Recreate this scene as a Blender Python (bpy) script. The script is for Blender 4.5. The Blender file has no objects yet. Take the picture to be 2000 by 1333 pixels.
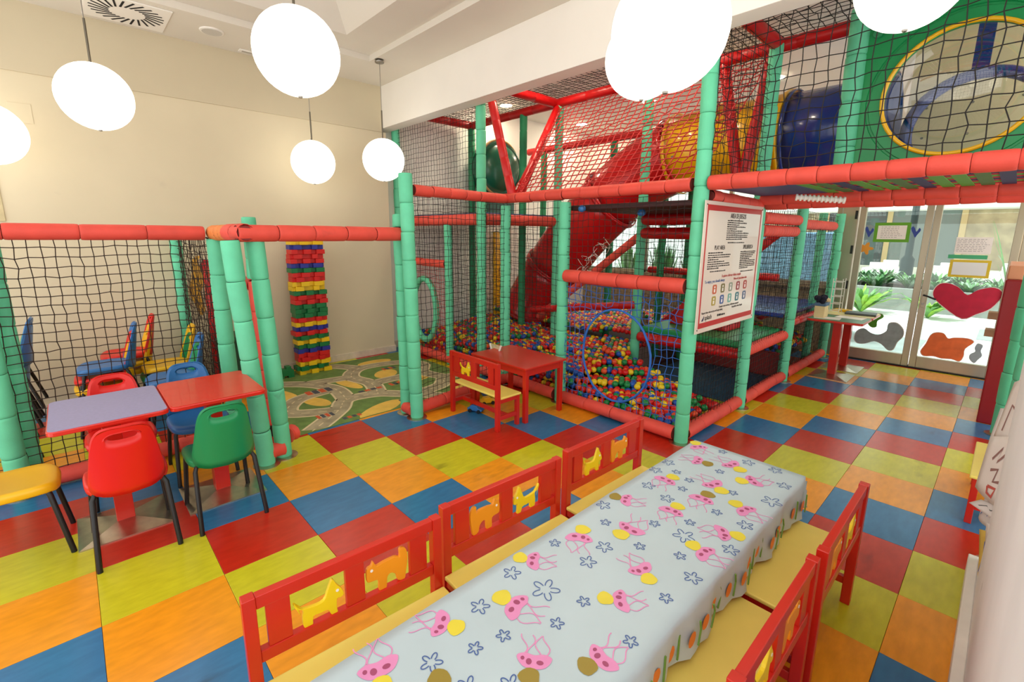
import bpy, bmesh, math, random
import numpy as np
from mathutils import Vector, Matrix
random.seed(7); rng = np.random.default_rng(7)
PI = math.pi
SC = bpy.context.scene
COL = SC.collection

# ---------------------------------------------------------------- camera
cam = bpy.data.cameras.new('camera'); cam_o = bpy.data.objects.new('camera', cam); COL.objects.link(cam_o)
rt = Vector((.6847193, .7287721, .007122)); dn = Vector((.1454823, -.1270997, -.9811629)); fw = Vector((-.7141389, .6728573, -.1930511))
mw = Matrix(((rt.x, -dn.x, -fw.x, 3.1530), (rt.y, -dn.y, -fw.y, -.9002), (rt.z, -dn.z, -fw.z, 1.8042), (0, 0, 0, 1)))
cam_o.matrix_world = mw
cam.sensor_fit = 'HORIZONTAL'; cam.sensor_width = 36; cam.lens = 913.545 / 2000 * 36
cam.shift_x = (1000 - 997.581) / 2000; cam.shift_y = (637.899 - 666.5) / 2000
cam.clip_start = .02; cam.clip_end = 200
SC.camera = cam_o
# ---------------------------------------------------------------- world, exposure
world = bpy.data.worlds.new('world'); SC.world = world; world.use_nodes = True
bg = world.node_tree.nodes['Background']; bg.inputs[0].default_value = (1.0, .97, .93, 1); bg.inputs[1].default_value = 2.0
SC.view_settings.view_transform = 'Standard'; SC.view_settings.look = 'None'
SC.view_settings.gamma = 1; SC.view_settings.use_curve_mapping = False; SC.view_settings.exposure = 0.0
GLOBE_POWER = 2.3
DOWN_POWER = 200.0
sun = bpy.data.lights.new('sun', 'SUN'); sun.energy = 6.0; sun.angle = .2; sun_o = bpy.data.objects.new('sun', sun); COL.objects.link(sun_o)
sun_o.rotation_euler = Vector((.35, .12, -.93)).to_track_quat('-Z', 'Y').to_euler()   # daylight on the courtyard; the roof shades the room

# ---------------------------------------------------------------- helpers
def lin(c):
    return tuple((v / 255 / 12.92) if v / 255 <= .04045 else ((v / 255 + .055) / 1.055) ** 2.4 for v in c)

def M(name, rgb, rough=.5, metal=0., var=0., vscale=8., bump=0., bscale=60., stretch=None, emit=0., alpha=1., trans=0., coat=0., rnd=0., wear=None):
    """one procedural material: base colour, noise variation, bump, optional wear colour"""
    m = bpy.data.materials.new(name); m.use_nodes = True
    nt = m.node_tree; N = nt.nodes; Lk = nt.links; b = N['Principled BSDF']
    col = lin(rgb) + (1,)
    b.inputs['Base Color'].default_value = col; b.inputs['Roughness'].default_value = rough; b.inputs['Metallic'].default_value = metal
    b.inputs['Coat Weight'].default_value = coat
    if trans: b.inputs['Transmission Weight'].default_value = trans
    if alpha < 1: b.inputs['Alpha'].default_value = alpha
    if emit:
        b.inputs['Emission Color'].default_value = col; b.inputs['Emission Strength'].default_value = emit
    vec = None
    if var or bump or wear:
        tc = N.new('ShaderNodeTexCoord'); vec = tc.outputs['Object']
        if rnd:
            oi = N.new('ShaderNodeObjectInfo'); ad = N.new('ShaderNodeVectorMath'); ad.operation = 'ADD'
            mu = N.new('ShaderNodeMath'); mu.operation = 'MULTIPLY'; mu.inputs[1].default_value = 37.
            Lk.new(oi.outputs['Random'], mu.inputs[0]); Lk.new(vec, ad.inputs[0]); Lk.new(mu.outputs[0], ad.inputs[1]); vec = ad.outputs[0]
        if stretch:
            mp = N.new('ShaderNodeMapping'); mp.inputs['Scale'].default_value = stretch; Lk.new(vec, mp.inputs[0]); vec = mp.outputs[0]
    cur = None
    if var:
        no = N.new('ShaderNodeTexNoise'); no.inputs['Scale'].default_value = vscale; no.inputs['Detail'].default_value = 4; Lk.new(vec, no.inputs['Vector'])
        mx = N.new('ShaderNodeMix'); mx.data_type = 'RGBA'
        mx.inputs[6].default_value = tuple(max(0, c * (1 - var)) for c in col[:3]) + (1,)
        mx.inputs[7].default_value = tuple(min(1, c * (1 + var)) for c in col[:3]) + (1,)
        rp = N.new('ShaderNodeMapRange'); rp.inputs[1].default_value = .3; rp.inputs[2].default_value = .7
        Lk.new(no.outputs['Fac'], rp.inputs[0]); Lk.new(rp.outputs[0], mx.inputs[0]); cur = mx.outputs[2]
    if wear:
        wc, ws, wt = wear
        no = N.new('ShaderNodeTexNoise'); no.inputs['Scale'].default_value = ws; no.inputs['Detail'].default_value = 6; Lk.new(vec, no.inputs['Vector'])
        rp = N.new('ShaderNodeMapRange'); rp.inputs[1].default_value = wt; rp.inputs[2].default_value = wt + .12; Lk.new(no.outputs['Fac'], rp.inputs[0])
        mx = N.new('ShaderNodeMix'); mx.data_type = 'RGBA'; mx.inputs[6].default_value = col; mx.inputs[7].default_value = lin(wc) + (1,)
        if cur: Lk.new(cur, mx.inputs[6])
        Lk.new(rp.outputs[0], mx.inputs[0]); cur = mx.outputs[2]
    if cur: Lk.new(cur, b.inputs['Base Color'])
    if bump:
        no = N.new('ShaderNodeTexNoise'); no.inputs['Scale'].default_value = bscale; no.inputs['Detail'].default_value = 3; Lk.new(vec, no.inputs['Vector'])
        bp = N.new('ShaderNodeBump'); bp.inputs['Strength'].default_value = bump; bp.inputs['Distance'].default_value = .004
        Lk.new(no.outputs['Fac'], bp.inputs['Height']); Lk.new(bp.outputs[0], b.inputs['Normal'])
    return m

def glass_mat(name, tint=(235, 245, 242), gloss=.05):
    m = bpy.data.materials.new(name); m.use_nodes = True; nt = m.node_tree; nt.nodes.clear()
    o = nt.nodes.new('ShaderNodeOutputMaterial'); t = nt.nodes.new('ShaderNodeBsdfTransparent'); g = nt.nodes.new('ShaderNodeBsdfGlossy')
    t.inputs[0].default_value = lin(tint) + (1,); g.inputs['Roughness'].default_value = .02
    x = nt.nodes.new('ShaderNodeMixShader'); x.inputs[0].default_value = gloss
    nt.links.new(t.outputs[0], x.inputs[1]); nt.links.new(g.outputs[0], x.inputs[2]); nt.links.new(x.outputs[0], o.inputs[0]); return m

class MB:
    def __init__(s): s.v = []; s.f = []; s.m = []
    def add(s, vs, fs, mi=0):
        o = len(s.v); s.v += [tuple(p) for p in vs]; s.f += [tuple(i + o for i in f) for f in fs]; s.m += [mi] * len(fs); return s
    def box(s, c, d, rot=None, mi=0):
        h = [x / 2 for x in d]; vs = [Vector((a * h[0], b * h[1], e * h[2])) for a in (-1, 1) for b in (-1, 1) for e in (-1, 1)]
        if rot is not None: vs = [rot @ p for p in vs]
        vs = [p + Vector(c) for p in vs]
        return s.add(vs, [(0, 1, 3, 2), (4, 6, 7, 5), (0, 4, 5, 1), (2, 3, 7, 6), (0, 2, 6, 4), (1, 5, 7, 3)], mi)
    def bx(s, x0, x1, y0, y1, z0, z1, mi=0): return s.box(((x0 + x1) / 2, (y0 + y1) / 2, (z0 + z1) / 2), (x1 - x0, y1 - y0, z1 - z0), None, mi)
    def tube(s, pts, r, n=10, cap=True, closed=False, mi=0):
        pts = [Vector(p) for p in pts]; k = len(pts); rs = r if isinstance(r, (list, tuple)) else [r] * k
        vs = []; fs = []; pu = None
        for i, p in enumerate(pts):
            if closed: t = pts[(i + 1) % k] - pts[i - 1]
            else: t = pts[min(i + 1, k - 1)] - pts[max(i - 1, 0)]
            t.normalize()
            if pu is None: pu = t.orthogonal().normalized()
            u = (pu - t * pu.dot(t)).normalized(); pu = u; w = t.cross(u)
            vs += [p + (u * math.cos(2 * PI * j / n) + w * math.sin(2 * PI * j / n)) * rs[i] for j in range(n)]
        for i in range(k if closed else k - 1):
            a = i * n; b = ((i + 1) % k) * n
            fs += [(a + j, a + (j + 1) % n, b + (j + 1) % n, b + j) for j in range(n)]
        if cap and not closed: fs += [tuple(range(n))[::-1], tuple((k - 1) * n + j for j in range(n))]
        return s.add(vs, fs, mi)
    def lathe(s, prof, n=16, c=(0, 0, 0), cap=True, mi=0):
        vs = [(c[0] + r * math.cos(2 * PI * j / n), c[1] + r * math.sin(2 * PI * j / n), c[2] + z) for r, z in prof for j in range(n)]
        fs = [(i * n + j, i * n + (j + 1) % n, (i + 1) * n + (j + 1) % n, (i + 1) * n + j) for i in range(len(prof) - 1) for j in range(n)]
        if cap: fs += [tuple(range(n))[::-1], tuple((len(prof) - 1) * n + j for j in range(n))]
        return s.add(vs, fs, mi)
    def sphere(s, c, r, n=16, k=10, mi=0):
        sc = r if isinstance(r, (tuple, list)) else (r, r, r)
        vs = [(c[0], c[1], c[2] - sc[2])]
        for i in range(1, k):
            t = PI * i / k
            vs += [(c[0] + sc[0] * math.sin(t) * math.cos(2 * PI * j / n), c[1] + sc[1] * math.sin(t) * math.sin(2 * PI * j / n), c[2] - sc[2] * math.cos(t)) for j in range(n)]
        vs.append((c[0], c[1], c[2] + sc[2])); fs = [(0, 1 + (j + 1) % n, 1 + j) for j in range(n)]
        for i in range(k - 2): fs += [(1 + i * n + j, 1 + i * n + (j + 1) % n, 1 + (i + 1) * n + (j + 1) % n, 1 + (i + 1) * n + j) for j in range(n)]
        e = len(vs) - 1; o = 1 + (k - 2) * n; fs += [(e, o + j, o + (j + 1) % n) for j in range(n)]
        return s.add(vs, fs, mi)
    def prism(s, poly, t, f=None, mi=0):
        """2D outline extruded by t; f maps (a,b,c)->xyz"""
        f = f or (lambda a, b, c: (a, b, c)); n = len(poly)
        vs = [f(a, b, 0) for a, b in poly] + [f(a, b, t) for a, b in poly]
        fs = [tuple(range(n))[::-1], tuple(range(n, 2 * n))] + [(i, (i + 1) % n, n + (i + 1) % n, n + i) for i in range(n)]
        return s.add(vs, fs, mi)
    def quad(s, a, b, c, d, mi=0): return s.add([a, b, c, d], [(0, 1, 2, 3)], mi)
    def mesh(s, name, mats, smooth=False, bevel=0., bseg=2):
        me = bpy.data.meshes.new(name); me.from_pydata(s.v, [], s.f)
        for m in (mats if isinstance(mats, (list, tuple)) else [mats]): me.materials.append(m)
        me.polygons.foreach_set('material_index', s.m)
        if bevel or True:
            bm = bmesh.new(); bm.from_mesh(me)
            bmesh.ops.recalc_face_normals(bm, faces=bm.faces[:])
            if bevel:
                es = [e for e in bm.edges if len(e.link_faces) == 2 and e.calc_face_angle(0) > .6]
                bmesh.ops.bevel(bm, geom=es, offset=bevel, segments=bseg, affect='EDGES', profile=.5)
            bm.to_mesh(me); bm.free()
        if smooth:
            me.polygons.foreach_set('use_smooth', [True] * len(me.polygons))
            if smooth != 'all':
                me.set_sharp_from_angle(angle=.7)
        me.update(); return me
    def obj(s, name, mats, parent=None, smooth=False, bevel=0., loc=None, rot=None, **k):
        return link(name, s.mesh(name, mats, smooth, bevel), parent, loc, rot, **k)

def link(name, data, parent=None, loc=None, rot=None, label=None, cat=None, group=None, kind=None):
    o = bpy.data.objects.new(name, data); COL.objects.link(o)
    if parent: o.parent = parent
    if loc is not None: o.location = loc
    if rot is not None: o.rotation_euler = rot
    return tag(o, label, cat, group, kind)
def tag(o, label=None, cat=None, group=None, kind=None):
    if label: o['label'] = label
    if cat: o['category'] = cat
    if group: o['group'] = group
    if kind: o['kind'] = kind
    return o
def thing(name, label, cat, loc=(0, 0, 0), rz=0., group=None):
    return link(name, None, None, loc, (0, 0, rz), label, cat, group)
def copy_tree(o, parent=None):
    c = o.copy(); COL.objects.link(c); c.parent = parent
    for ch in list(o.children): copy_tree(ch, c)
    return c
def smoothpoly(p, k=4, closed=True):
    n = len(p); out = []
    for i in range(n if closed else n - 1):
        a, b, c, d = (p[(i + j - 1) % n] if closed else p[min(max(i + j - 1, 0), n - 1)] for j in range(4))
        for q in range(k):
            t = q / k
            out.append(tuple(.5 * (2 * B + (C_ - A) * t + (2 * A - 5 * B + 4 * C_ - D_) * t * t + (3 * B - A - 3 * C_ + D_) * t ** 3) for A, B, C_, D_ in zip(a, b, c, d)))
    if not closed: out.append(tuple(p[-1]))
    return out
def ribbon(mb, pts, w, f, mi=0, closed=False):
    """flat 2D stroke of width w along pts mapped by f(a,b)"""
    n = len(pts); L = []; R = []
    for i, p in enumerate(pts):
        a = pts[(i - 1) % n if closed else max(i - 1, 0)]; b = pts[(i + 1) % n if closed else min(i + 1, n - 1)]
        dx, dy = b[0] - a[0], b[1] - a[1]; l = math.hypot(dx, dy) or 1; ww = (w[i] if isinstance(w, (list, tuple)) else w) / 2
        L.append(f(p[0] - dy / l * ww, p[1] + dx / l * ww)); R.append(f(p[0] + dy / l * ww, p[1] - dx / l * ww))
    k = n if closed else n - 1
    mb.add(L + R, [(i, (i + 1) % n, n + (i + 1) % n, n + i) for i in range(k)], mi)

def strands(name, segs, r, mat, parent=None, knots=None, kr=0., loc=None):
    """segments (n,2,3) turned into three sided cords, joined in one mesh"""
    S = np.asarray(segs, float); a, b = S[:, 0], S[:, 1]; t = b - a; L = np.linalg.norm(t, axis=1, keepdims=True); L[L < 1e-9] = 1; t = t / L
    h = np.where(np.abs(t[:, 2:3]) > .8, np.array([[1., 0, 0]]), np.array([[0, 0, 1.]]))
    u = np.cross(t, h); u /= np.linalg.norm(u, axis=1, keepdims=True); w = np.cross(t, u)
    V = []
    for e in (a, b):
        for j in range(3):
            g = 2 * PI * j / 3; V.append(e + (u * math.cos(g) + w * math.sin(g)) * r)
    V = np.stack(V, 1).reshape(-1, 3); n = len(S); base = (np.arange(n) * 6)[:, None]
    F = np.concatenate([base + np.array([[j, (j + 1) % 3, 3 + (j + 1) % 3, 3 + j]]) for j in range(3)], 0)
    if knots is not None and kr:
        K = np.asarray(knots, float); D = np.array([[1, 0, 0], [-1, 0, 0], [0, 1, 0], [0, -1, 0], [0, 0, 1], [0, 0, -1]]) * kr
        KV = (K[:, None, :] + D[None]).reshape(-1, 3); kb = (np.arange(len(K)) * 6)[:, None] + len(V)
        T = np.concatenate([kb + np.array([[i, j, k]]) for i, j, k in ((0, 2, 4), (2, 1, 4), (1, 3, 4), (3, 0, 4), (2, 0, 5), (1, 2, 5), (3, 1, 5), (0, 3, 5))], 0)
        V = np.concatenate([V, KV])
    else: T = np.zeros((0, 3), int)
    me = bpy.data.meshes.new(name)
    nl = len(F) * 4 + len(T) * 3
    me.vertices.add(len(V)); me.vertices.foreach_set('co', V.ravel())
    me.loops.add(nl); me.loops.foreach_set('vertex_index', np.concatenate([F.ravel(), T.ravel()]).astype(np.int32))
    me.polygons.add(len(F) + len(T))
    st = np.concatenate([np.arange(len(F)) * 4, len(F) * 4 + np.arange(len(T)) * 3]).astype(np.int32); me.polygons.foreach_set('loop_start', st)
    me.materials.append(mat); me.update(calc_edges=True); me.validate()
    o = link(name, me, parent, loc, kind='stuff'); return o

def net(name, p00, p10, p11, p01, cell, r, mat, parent=None, jit=.25, hole=None, knots=0., bulge=0., off=(0, 0, 0), diag=False):
    """a knotted cord net over the quad p00 p10 p11 p01; hole(x,y,z)->bool cuts an opening"""
    P = [np.array(p, float) - np.array(off) for p in (p00, p10, p11, p01)]
    nu = max(1, int(round((np.linalg.norm(P[1] - P[0]) + np.linalg.norm(P[2] - P[3])) / 2 / cell)))
    nv = max(1, int(round((np.linalg.norm(P[3] - P[0]) + np.linalg.norm(P[2] - P[1])) / 2 / cell)))
    u = np.linspace(0, 1, nu + 1)[None, :, None]; v = np.linspace(0, 1, nv + 1)[:, None, None]
    G = (P[0] * (1 - u) + P[1] * u) * (1 - v) + (P[3] * (1 - u) + P[2] * u) * v
    nn = np.cross(P[1] - P[0], P[3] - P[0]); nn /= np.linalg.norm(nn)
    J = rng.normal(0, jit * cell * .22, G.shape); J[0] *= .2; J[-1] *= .2
    # slow wave so that neighbouring cords sag together
    ph = rng.uniform(0, 6.28, 4)
    wave = np.sin(u * 9 + ph[0] + v * 4) * .35 + np.sin(v * 11 + ph[1] + u * 3) * .35
    dz = np.zeros_like(G); dz[..., 2:3] = wave * cell * jit * .8
    G = G + J + dz + nn * (np.sin(u * PI) * np.sin(v * PI) * bulge)
    segs = []; ks = []
    for i in range(nv + 1):
        for j in range(nu + 1):
            a = G[i, j]; ok = not (hole and hole(*a))
            if ok: ks.append(a)
            for q in ((i, j + 1), (i + 1, j)):
                if q[0] <= nv and q[1] <= nu:
                    b = G[q]
                    if ok and not (hole and hole(*b)): segs.append((a, b))
    return strands(name, segs, r, mat, parent, ks if knots else None, knots)

# ---------------------------------------------------------------- materials
m_wall = M('painted_wall', (217, 205, 176), .85, var=.03, vscale=1.5, bump=.05, bscale=90, wear=((205, 192, 168), 3.2, .72))
m_wall_up = M('upper_wall_darker', (204, 192, 164), .85, var=.03, vscale=1.5)  # upper wall band, a darker beige than the wall below
m_white = M('white_plaster', (240, 236, 228), .85, var=.02, vscale=2)
m_ceil = M('ceiling_paint', (222, 216, 204), .9, var=.02, vscale=2)
m_baseb = M('stone_skirting', (222, 208, 188), .5, var=.12, vscale=9, wear=((150, 120, 90), 7, .66))
TILE = {}
for nm, c in (('blue', (44, 112, 160)), ('red', (186, 40, 22)), ('lime', (196, 190, 36)), ('orange', (232, 150, 26))):
    TILE[nm] = M('floor_tile_' + nm, c, .25, var=.10, vscale=30, stretch=(1., .3, 1), bump=.05, bscale=120, rnd=1, wear=(tuple(int(x * .72) for x in c), 6, .64))
m_grout = M('floor_base', (60, 48, 38), .9)
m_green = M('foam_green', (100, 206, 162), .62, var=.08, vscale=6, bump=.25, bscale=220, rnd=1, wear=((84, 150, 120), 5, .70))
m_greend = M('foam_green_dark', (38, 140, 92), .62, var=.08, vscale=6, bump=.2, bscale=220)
m_red = M('foam_red', (222, 76, 62), .62, var=.10, vscale=6, bump=.25, bscale=220, rnd=1, wear=((196, 70, 58), 5, .68))
m_redorg = M('foam_orange', (226, 130, 62), .62, var=.1, vscale=6, bump=.2, bscale=220)
m_redd = M('vinyl_red', (196, 16, 20), .38, var=.06, vscale=5, bump=.1, bscale=30)
m_core = M('pole_core', (40, 84, 66), .7)
m_corer = M('pole_core_red', (120, 30, 26), .7)
m_cord = M('black_cord', (26, 22, 20), .8)
m_cordb = M('brown_cord', (48, 30, 20), .8)
m_cordr = M('red_cord', (196, 30, 30), .7)
m_cordbl = M('blue_cord', (40, 104, 190), .7)
m_lacq = M('red_lacquer', (200, 32, 15), .34, var=.05, vscale=5, coat=.2, wear=((232, 120, 96), 22, .78))
m_seat = M('yellow_board', (244, 222, 108), .42, var=.05, vscale=4, wear=((196, 168, 70), 9, .74))
m_dog = M('yellow_cutout', (240, 206, 20), .4, var=.04)
m_cat = M('orange_cutout', (238, 148, 24), .4, var=.04)
m_tred = M('red_tabletop', (214, 40, 26), .3, var=.04, coat=.2)
m_tpur = M('lilac_laminate', (150, 146, 186), .38, var=.05, vscale=60)
m_steel = M('brushed_steel', (200, 190, 170), .3, 1., var=.1, vscale=20)
m_frame = M('door_steel', (176, 166, 144), .35, .75, var=.08, vscale=6, stretch=(1, 1, .1))
m_black = M('black_metal', (14, 14, 16), .4)
CH = {'red': M('plastic_red', (222, 26, 20), .36, bump=.04, bscale=300), 'green': M('plastic_green', (14, 140, 84), .36, bump=.04, bscale=300),
      'blue': M('plastic_blue', (44, 110, 176), .36, bump=.04, bscale=300), 'yellow': M('plastic_yellow', (242, 190, 24), .36, bump=.04, bscale=300)}
BALL = [M('ball_red', (214, 24, 22), .3), M('ball_yellow', (240, 206, 28), .3), M('ball_blue', (26, 84, 176), .3), M('ball_green', (18, 134, 66), .3), M('ball_orange', (236, 84, 40), .3)]
BLK = {'r': M('block_red', (212, 28, 24), .4), 'y': M('block_yellow', (238, 196, 20), .4), 'b': M('block_blue', (40, 48, 150), .4), 'g': M('block_green', (16, 118, 62), .4)}
m_globe = M('lamp_glass', (255, 250, 238), .3, emit=GLOBE_POWER)
m_down = M('downlight_lens', (255, 240, 210), .3, emit=DOWN_POWER)
m_metal = M('satin_metal', (150, 146, 138), .35, .9)
m_dark = M('dark_gap', (22, 20, 18), .9)
m_slide = M('slide_red', (200, 14, 22), .25, coat=.3)
m_sblue = M('tunnel_blue', (20, 56, 140), .25, coat=.3)
m_syel = M('tunnel_yellow', (246, 190, 12), .28, coat=.3)
m_panel = M('panel_green', (24, 150, 84), .38, var=.08, vscale=3, bump=.06, bscale=200)
m_dgreen = M('tunnel_dark_green', (10, 92, 66), .3, coat=.3)
m_paper = M('paper', (236, 230, 226), .9, var=.03)
m_ink = M('ink', (40, 34, 34), .8)
m_glass = glass_mat('window_glass')
m_bubble = glass_mat('bubble_plastic', (236, 240, 240), .12)
# ================================================================ SETTING
S = lambda o: tag(o, kind='structure')
floor = S(MB().bx(-3.6, 4.6, -2.6, 7.72, -.12, -.006).obj('floor', m_grout))
tile_me = {}
for nm in TILE: tile_me[nm] = MB().bx(-.2492, .2492, -.2492, .2492, -.006, 0).mesh('floor_tile_' + nm, TILE[nm], bevel=.0012, bseg=1)
strip_me = {nm: MB().bx(-.2492, .2492, -.10, .10, -.006, 0).mesh('floor_tile_strip_' + nm, TILE[nm]) for nm in TILE}
for a in range(-4, 16):
    for b in range(-7, 8):
        if a >= 6 and b < 2: continue
        if a < -2 and b > 3: continue
        nm = ('blue', 'red', 'lime', 'orange')[(b - a) % 4]
        if a == 15: link('floor_tile', strip_me[nm], floor, (.5 * b + .25, 7.6, 0))
        else: link('floor_tile', tile_me[nm], floor, (.5 * b + .25, .5 * a + .25, 0))
S(MB().bx(-3.50, -3.27, -2.6, 2.66, 0, 3.22).obj('wall_left', m_wall))
S(MB().bx(-3.50, -3.255, -2.6, 2.6, 3.22, 3.83).obj('trim_1', m_wall_up))
S(MB().bx(-3.72, -3.48, 2.66, 7.75, 0, 3.95).obj('wall_left_rear', m_white))
S(MB().bx(-3.27, -3.25, -2.6, 2.675, 0, .095).obj('baseboard_left', m_baseb, bevel=.003))
S(MB().bx(-3.48, -3.462, 2.66, 3.0, 0, .11).obj('baseboard_left_rear', m_baseb, bevel=.003))
S(MB().bx(-3.6, 4.8, 2.6, 2.80, 3.27, 4.0).obj('trim_2', m_white, bevel=.004))
# ceiling with a raised field and a splayed light well
c = MB()
c.bx(-3.6, -2.45, -2.6, 2.62, 3.82, 3.95); c.bx(-2.45, 4.8, 2.03, 2.62, 3.82, 3.95)
c.bx(-2.45, -2.07, -2.6, 2.03, 3.885, 3.95); c.bx(-2.07, 4.8, 1.58, 2.03, 3.885, 3.95)
for q in (((-2.07, -2.6, 3.885), (-2.07, 1.58, 3.885), (-1.55, 1.1, 4.4), (-1.55, -2.6, 4.4)), ((-2.07, 1.58, 3.885), (4.8, 1.58, 3.885), (4.8, 1.1, 4.4), (-1.55, 1.1, 4.4)), ((-1.55, -2.6, 4.4), (-1.55, 1.1, 4.4), (4.8, 1.1, 4.4), (4.8, -2.6, 4.4))): c.quad(*q)
S(c.obj('ceiling', m_ceil))
S(MB().bx(-3.72, 4.8, 2.8, 7.75, 3.92, 4.0).obj('ceiling_rear', m_white))
# back of the room: stone parapet, window, doors
m_stone = M('parapet_stone', (150, 132, 108), .85, var=.35, vscale=14, bump=.5, bscale=24)
S(MB().bx(-3.6, 1.33, 7.6, 7.75, 0, 1.02).bx(-3.6, 1.33, 7.55, 7.8, 1.02, 1.07).obj('wall_back', m_stone))
S(MB().bx(-3.6, 4.8, 7.6, 7.75, 2.75, 3.95).obj('wall_back_upper', m_white))
S(MB().bx(3.24, 4.8, 7.6, 7.75, 0, 2.75).obj('wall_back_side', m_white))
w1 = S(MB().bx(-3.6, 1.33, 7.65, 7.662, 1.07, 2.75).obj('window_1', m_glass))
f = MB()
for x in (-3.55, -1.95, -.35, 1.28): f.bx(x - .03, x + .03, 7.62, 7.69, 1.07, 2.75)
f.bx(-3.6, 1.33, 7.62, 7.69, 1.07, 1.12); f.bx(-3.6, 1.33, 7.62, 7.69, 2.69, 2.75)
f.obj('window_frame', m_frame, w1)
fr = MB().bx(1.33, 1.52, 7.58, 7.72, 0, 2.75).bx(3.2, 3.28, 7.58, 7.72, 0, 2.75).bx(1.33, 3.28, 7.58, 7.72, 2.60, 2.75)
fr = S(fr.obj('trim_3', m_frame, bevel=.004))
for z in (.55, 1.1, 1.62, 2.12): MB().bx(1.485, 1.515, 7.555, 7.585, z - .06, z + .06).obj('hinge', m_black, fr)
def door(nm, x0, x1, hx, side):
    d = S(MB().bx(x0, x0 + .075, 7.58, 7.65, .012, 2.6).bx(x1 - .075, x1, 7.58, 7.65, .012, 2.6).bx(x0 + .075, x1 - .075, 7.58, 7.65, .012, .17).bx(x0 + .075, x1 - .075, 7.58, 7.65, 2.5, 2.6).obj(nm, m_frame, bevel=.004))
    MB().bx(x0 + .075, x1 - .075, 7.608, 7.616, .17, 2.5).obj('pane', m_glass, d)
    if hx:
        h = MB().bx(hx - .02, hx + .02, 7.565, 7.58, .86, 1.09).obj('handle_plate', m_frame, d, bevel=.003)
        MB().tube([(hx, 7.57, 1.03), (hx, 7.53, 1.03), (hx + .03, 7.525, 1.025), (hx + .13, 7.53, .985)], .012, 8).obj('lever', m_black, h, smooth=True)
        MB().tube([(hx, 7.57, .91), (hx, 7.55, .91)], .017, 12).obj('lock_cylinder', m_metal, h, smooth=True)
    return d
d1 = door('door_1', 1.54, 2.345, None, 1); d2 = door('door_2', 2.355, 3.195, 2.395, -1)
S(MB().bx(1.52, 3.2, 7.54, 7.72, 0, .012).obj('trim_4', m_dark))
# low partition at the right
S(MB().bx(3.262, 3.42, -.3, 2.47, 0, 1.3).obj('wall_right', M('partition_paint', (242, 240, 242), .8, var=.04, vscale=3, wear=((170, 164, 160), 4, .7)), bevel=.004))
S(MB().bx(3.222, 3.262, -.3, 2.50, 0, .105).obj('baseboard_right', M('white_skirting', (236, 230, 222), .6, var=.05, wear=((150, 140, 128), 6, .68)), bevel=.004))

# ---------------------------------------------------------------- ceiling fittings
v = thing('air_diffuser', 'square white swirl air diffuser in the ceiling', 'air vent', (-2.85, -.2, 3.82))
MB().bx(-.31, .31, -.31, .31, -.012, 0).obj('face_plate', m_white, v, bevel=.004)
for i in range(24):
    t = 2 * PI * i / 24; R_ = Matrix.Rotation(t + .35, 3, 'Z'); p = Vector((math.cos(t), math.sin(t), 0)) * .205
    MB().box((p.x, p.y, -.0135), (.15, .016, .003), R_).obj('slot', m_dark, v)
v = thing('ceiling_speaker', 'round grey loudspeaker grille recessed beside the air diffuser', 'speaker', (-2.78, .47, 3.82))
MB().lathe([(.105, -.012), (.11, -.006), (.11, 0)], 28).obj('rim', m_white, v, smooth=True)
MB().lathe([(.09, -.016), (.09, -.01)], 28).obj('grille', M('speaker_mesh', (206, 202, 194), .8, bump=.6, bscale=400), v)
v = thing('linear_vent', 'narrow slotted white vent near the left wall', 'air vent', (-3.13, 1.0, 3.82))
MB().bx(-.04, .04, -.2, .2, -.012, 0).obj('vent_frame', m_white, v, bevel=.003)
MB().bx(-.018, .018, -.17, .17, -.015, -.011).obj('slot', M('vent_grey', (176, 170, 158), .8), v)
for x, y, l in ((-3.0, 4.75, 'bright recessed downlight above the green tunnel end'), (-2.95, 6.7, 'bright recessed downlight above the far end of the play frame'), (-1.0, 3.5, 'added fill downlight above the left bay of the play frame'), (.5, 3.6, 'added fill downlight above the sloping red net'), (.6, 6.4, 'added fill downlight above the blue and yellow tunnel'), (-1.2, 6.2, 'added fill downlight above the red chute')):  # those after the bright pair are added to light the dim play frame
    v = thing('recessed_downlight', l, 'downlight', (x, y, 3.92))
    MB().lathe([(.10, -.012), (.12, -.008), (.12, 0)], 24).obj('rim', m_white, v, smooth=True)
    MB().lathe([(.095, -.016), (.095, -.01)], 24).obj('lens', m_down, v)
def lamp(x, y, z, ctop, label, r=.25):
    v = thing('pendant_lamp', label, 'pendant lamp', (x, y, ctop), group='white globe pendants under the ceiling'); h = z - ctop
    MB().lathe([(.05, -.035), (.055, -.028), (.055, -.02), (.035, -.016), (.035, -.008), (.055, 0)], 20).obj('canopy', m_metal, v, smooth=True)
    MB().tube([(0, 0, -.03), (0, 0, h + r + .30)], .004, 6).obj('cord', m_metal, v)
    MB().tube([(0, 0, h + r + .32), (0, 0, h + r - .01)], .0085, 8).obj('stem', M('stem_metal', (110, 104, 92), .35, .9) if 'stem_metal' not in bpy.data.materials else bpy.data.materials['stem_metal'], v, smooth=True)
    MB().tube([(-.05, 0, h + r + .005), (-.045, 0, h + r + .02), (0, 0, h + r + .025)], .003, 5).obj('wire_clip', m_metal, v)
    MB().sphere((0, 0, h), r, 32, 20).obj('globe', m_globe, v, smooth='all')
    MB().lathe([(.012, h - r - .008), (.014, h - r + .004)], 12).obj('finial', m_metal, v, smooth=True)
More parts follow.
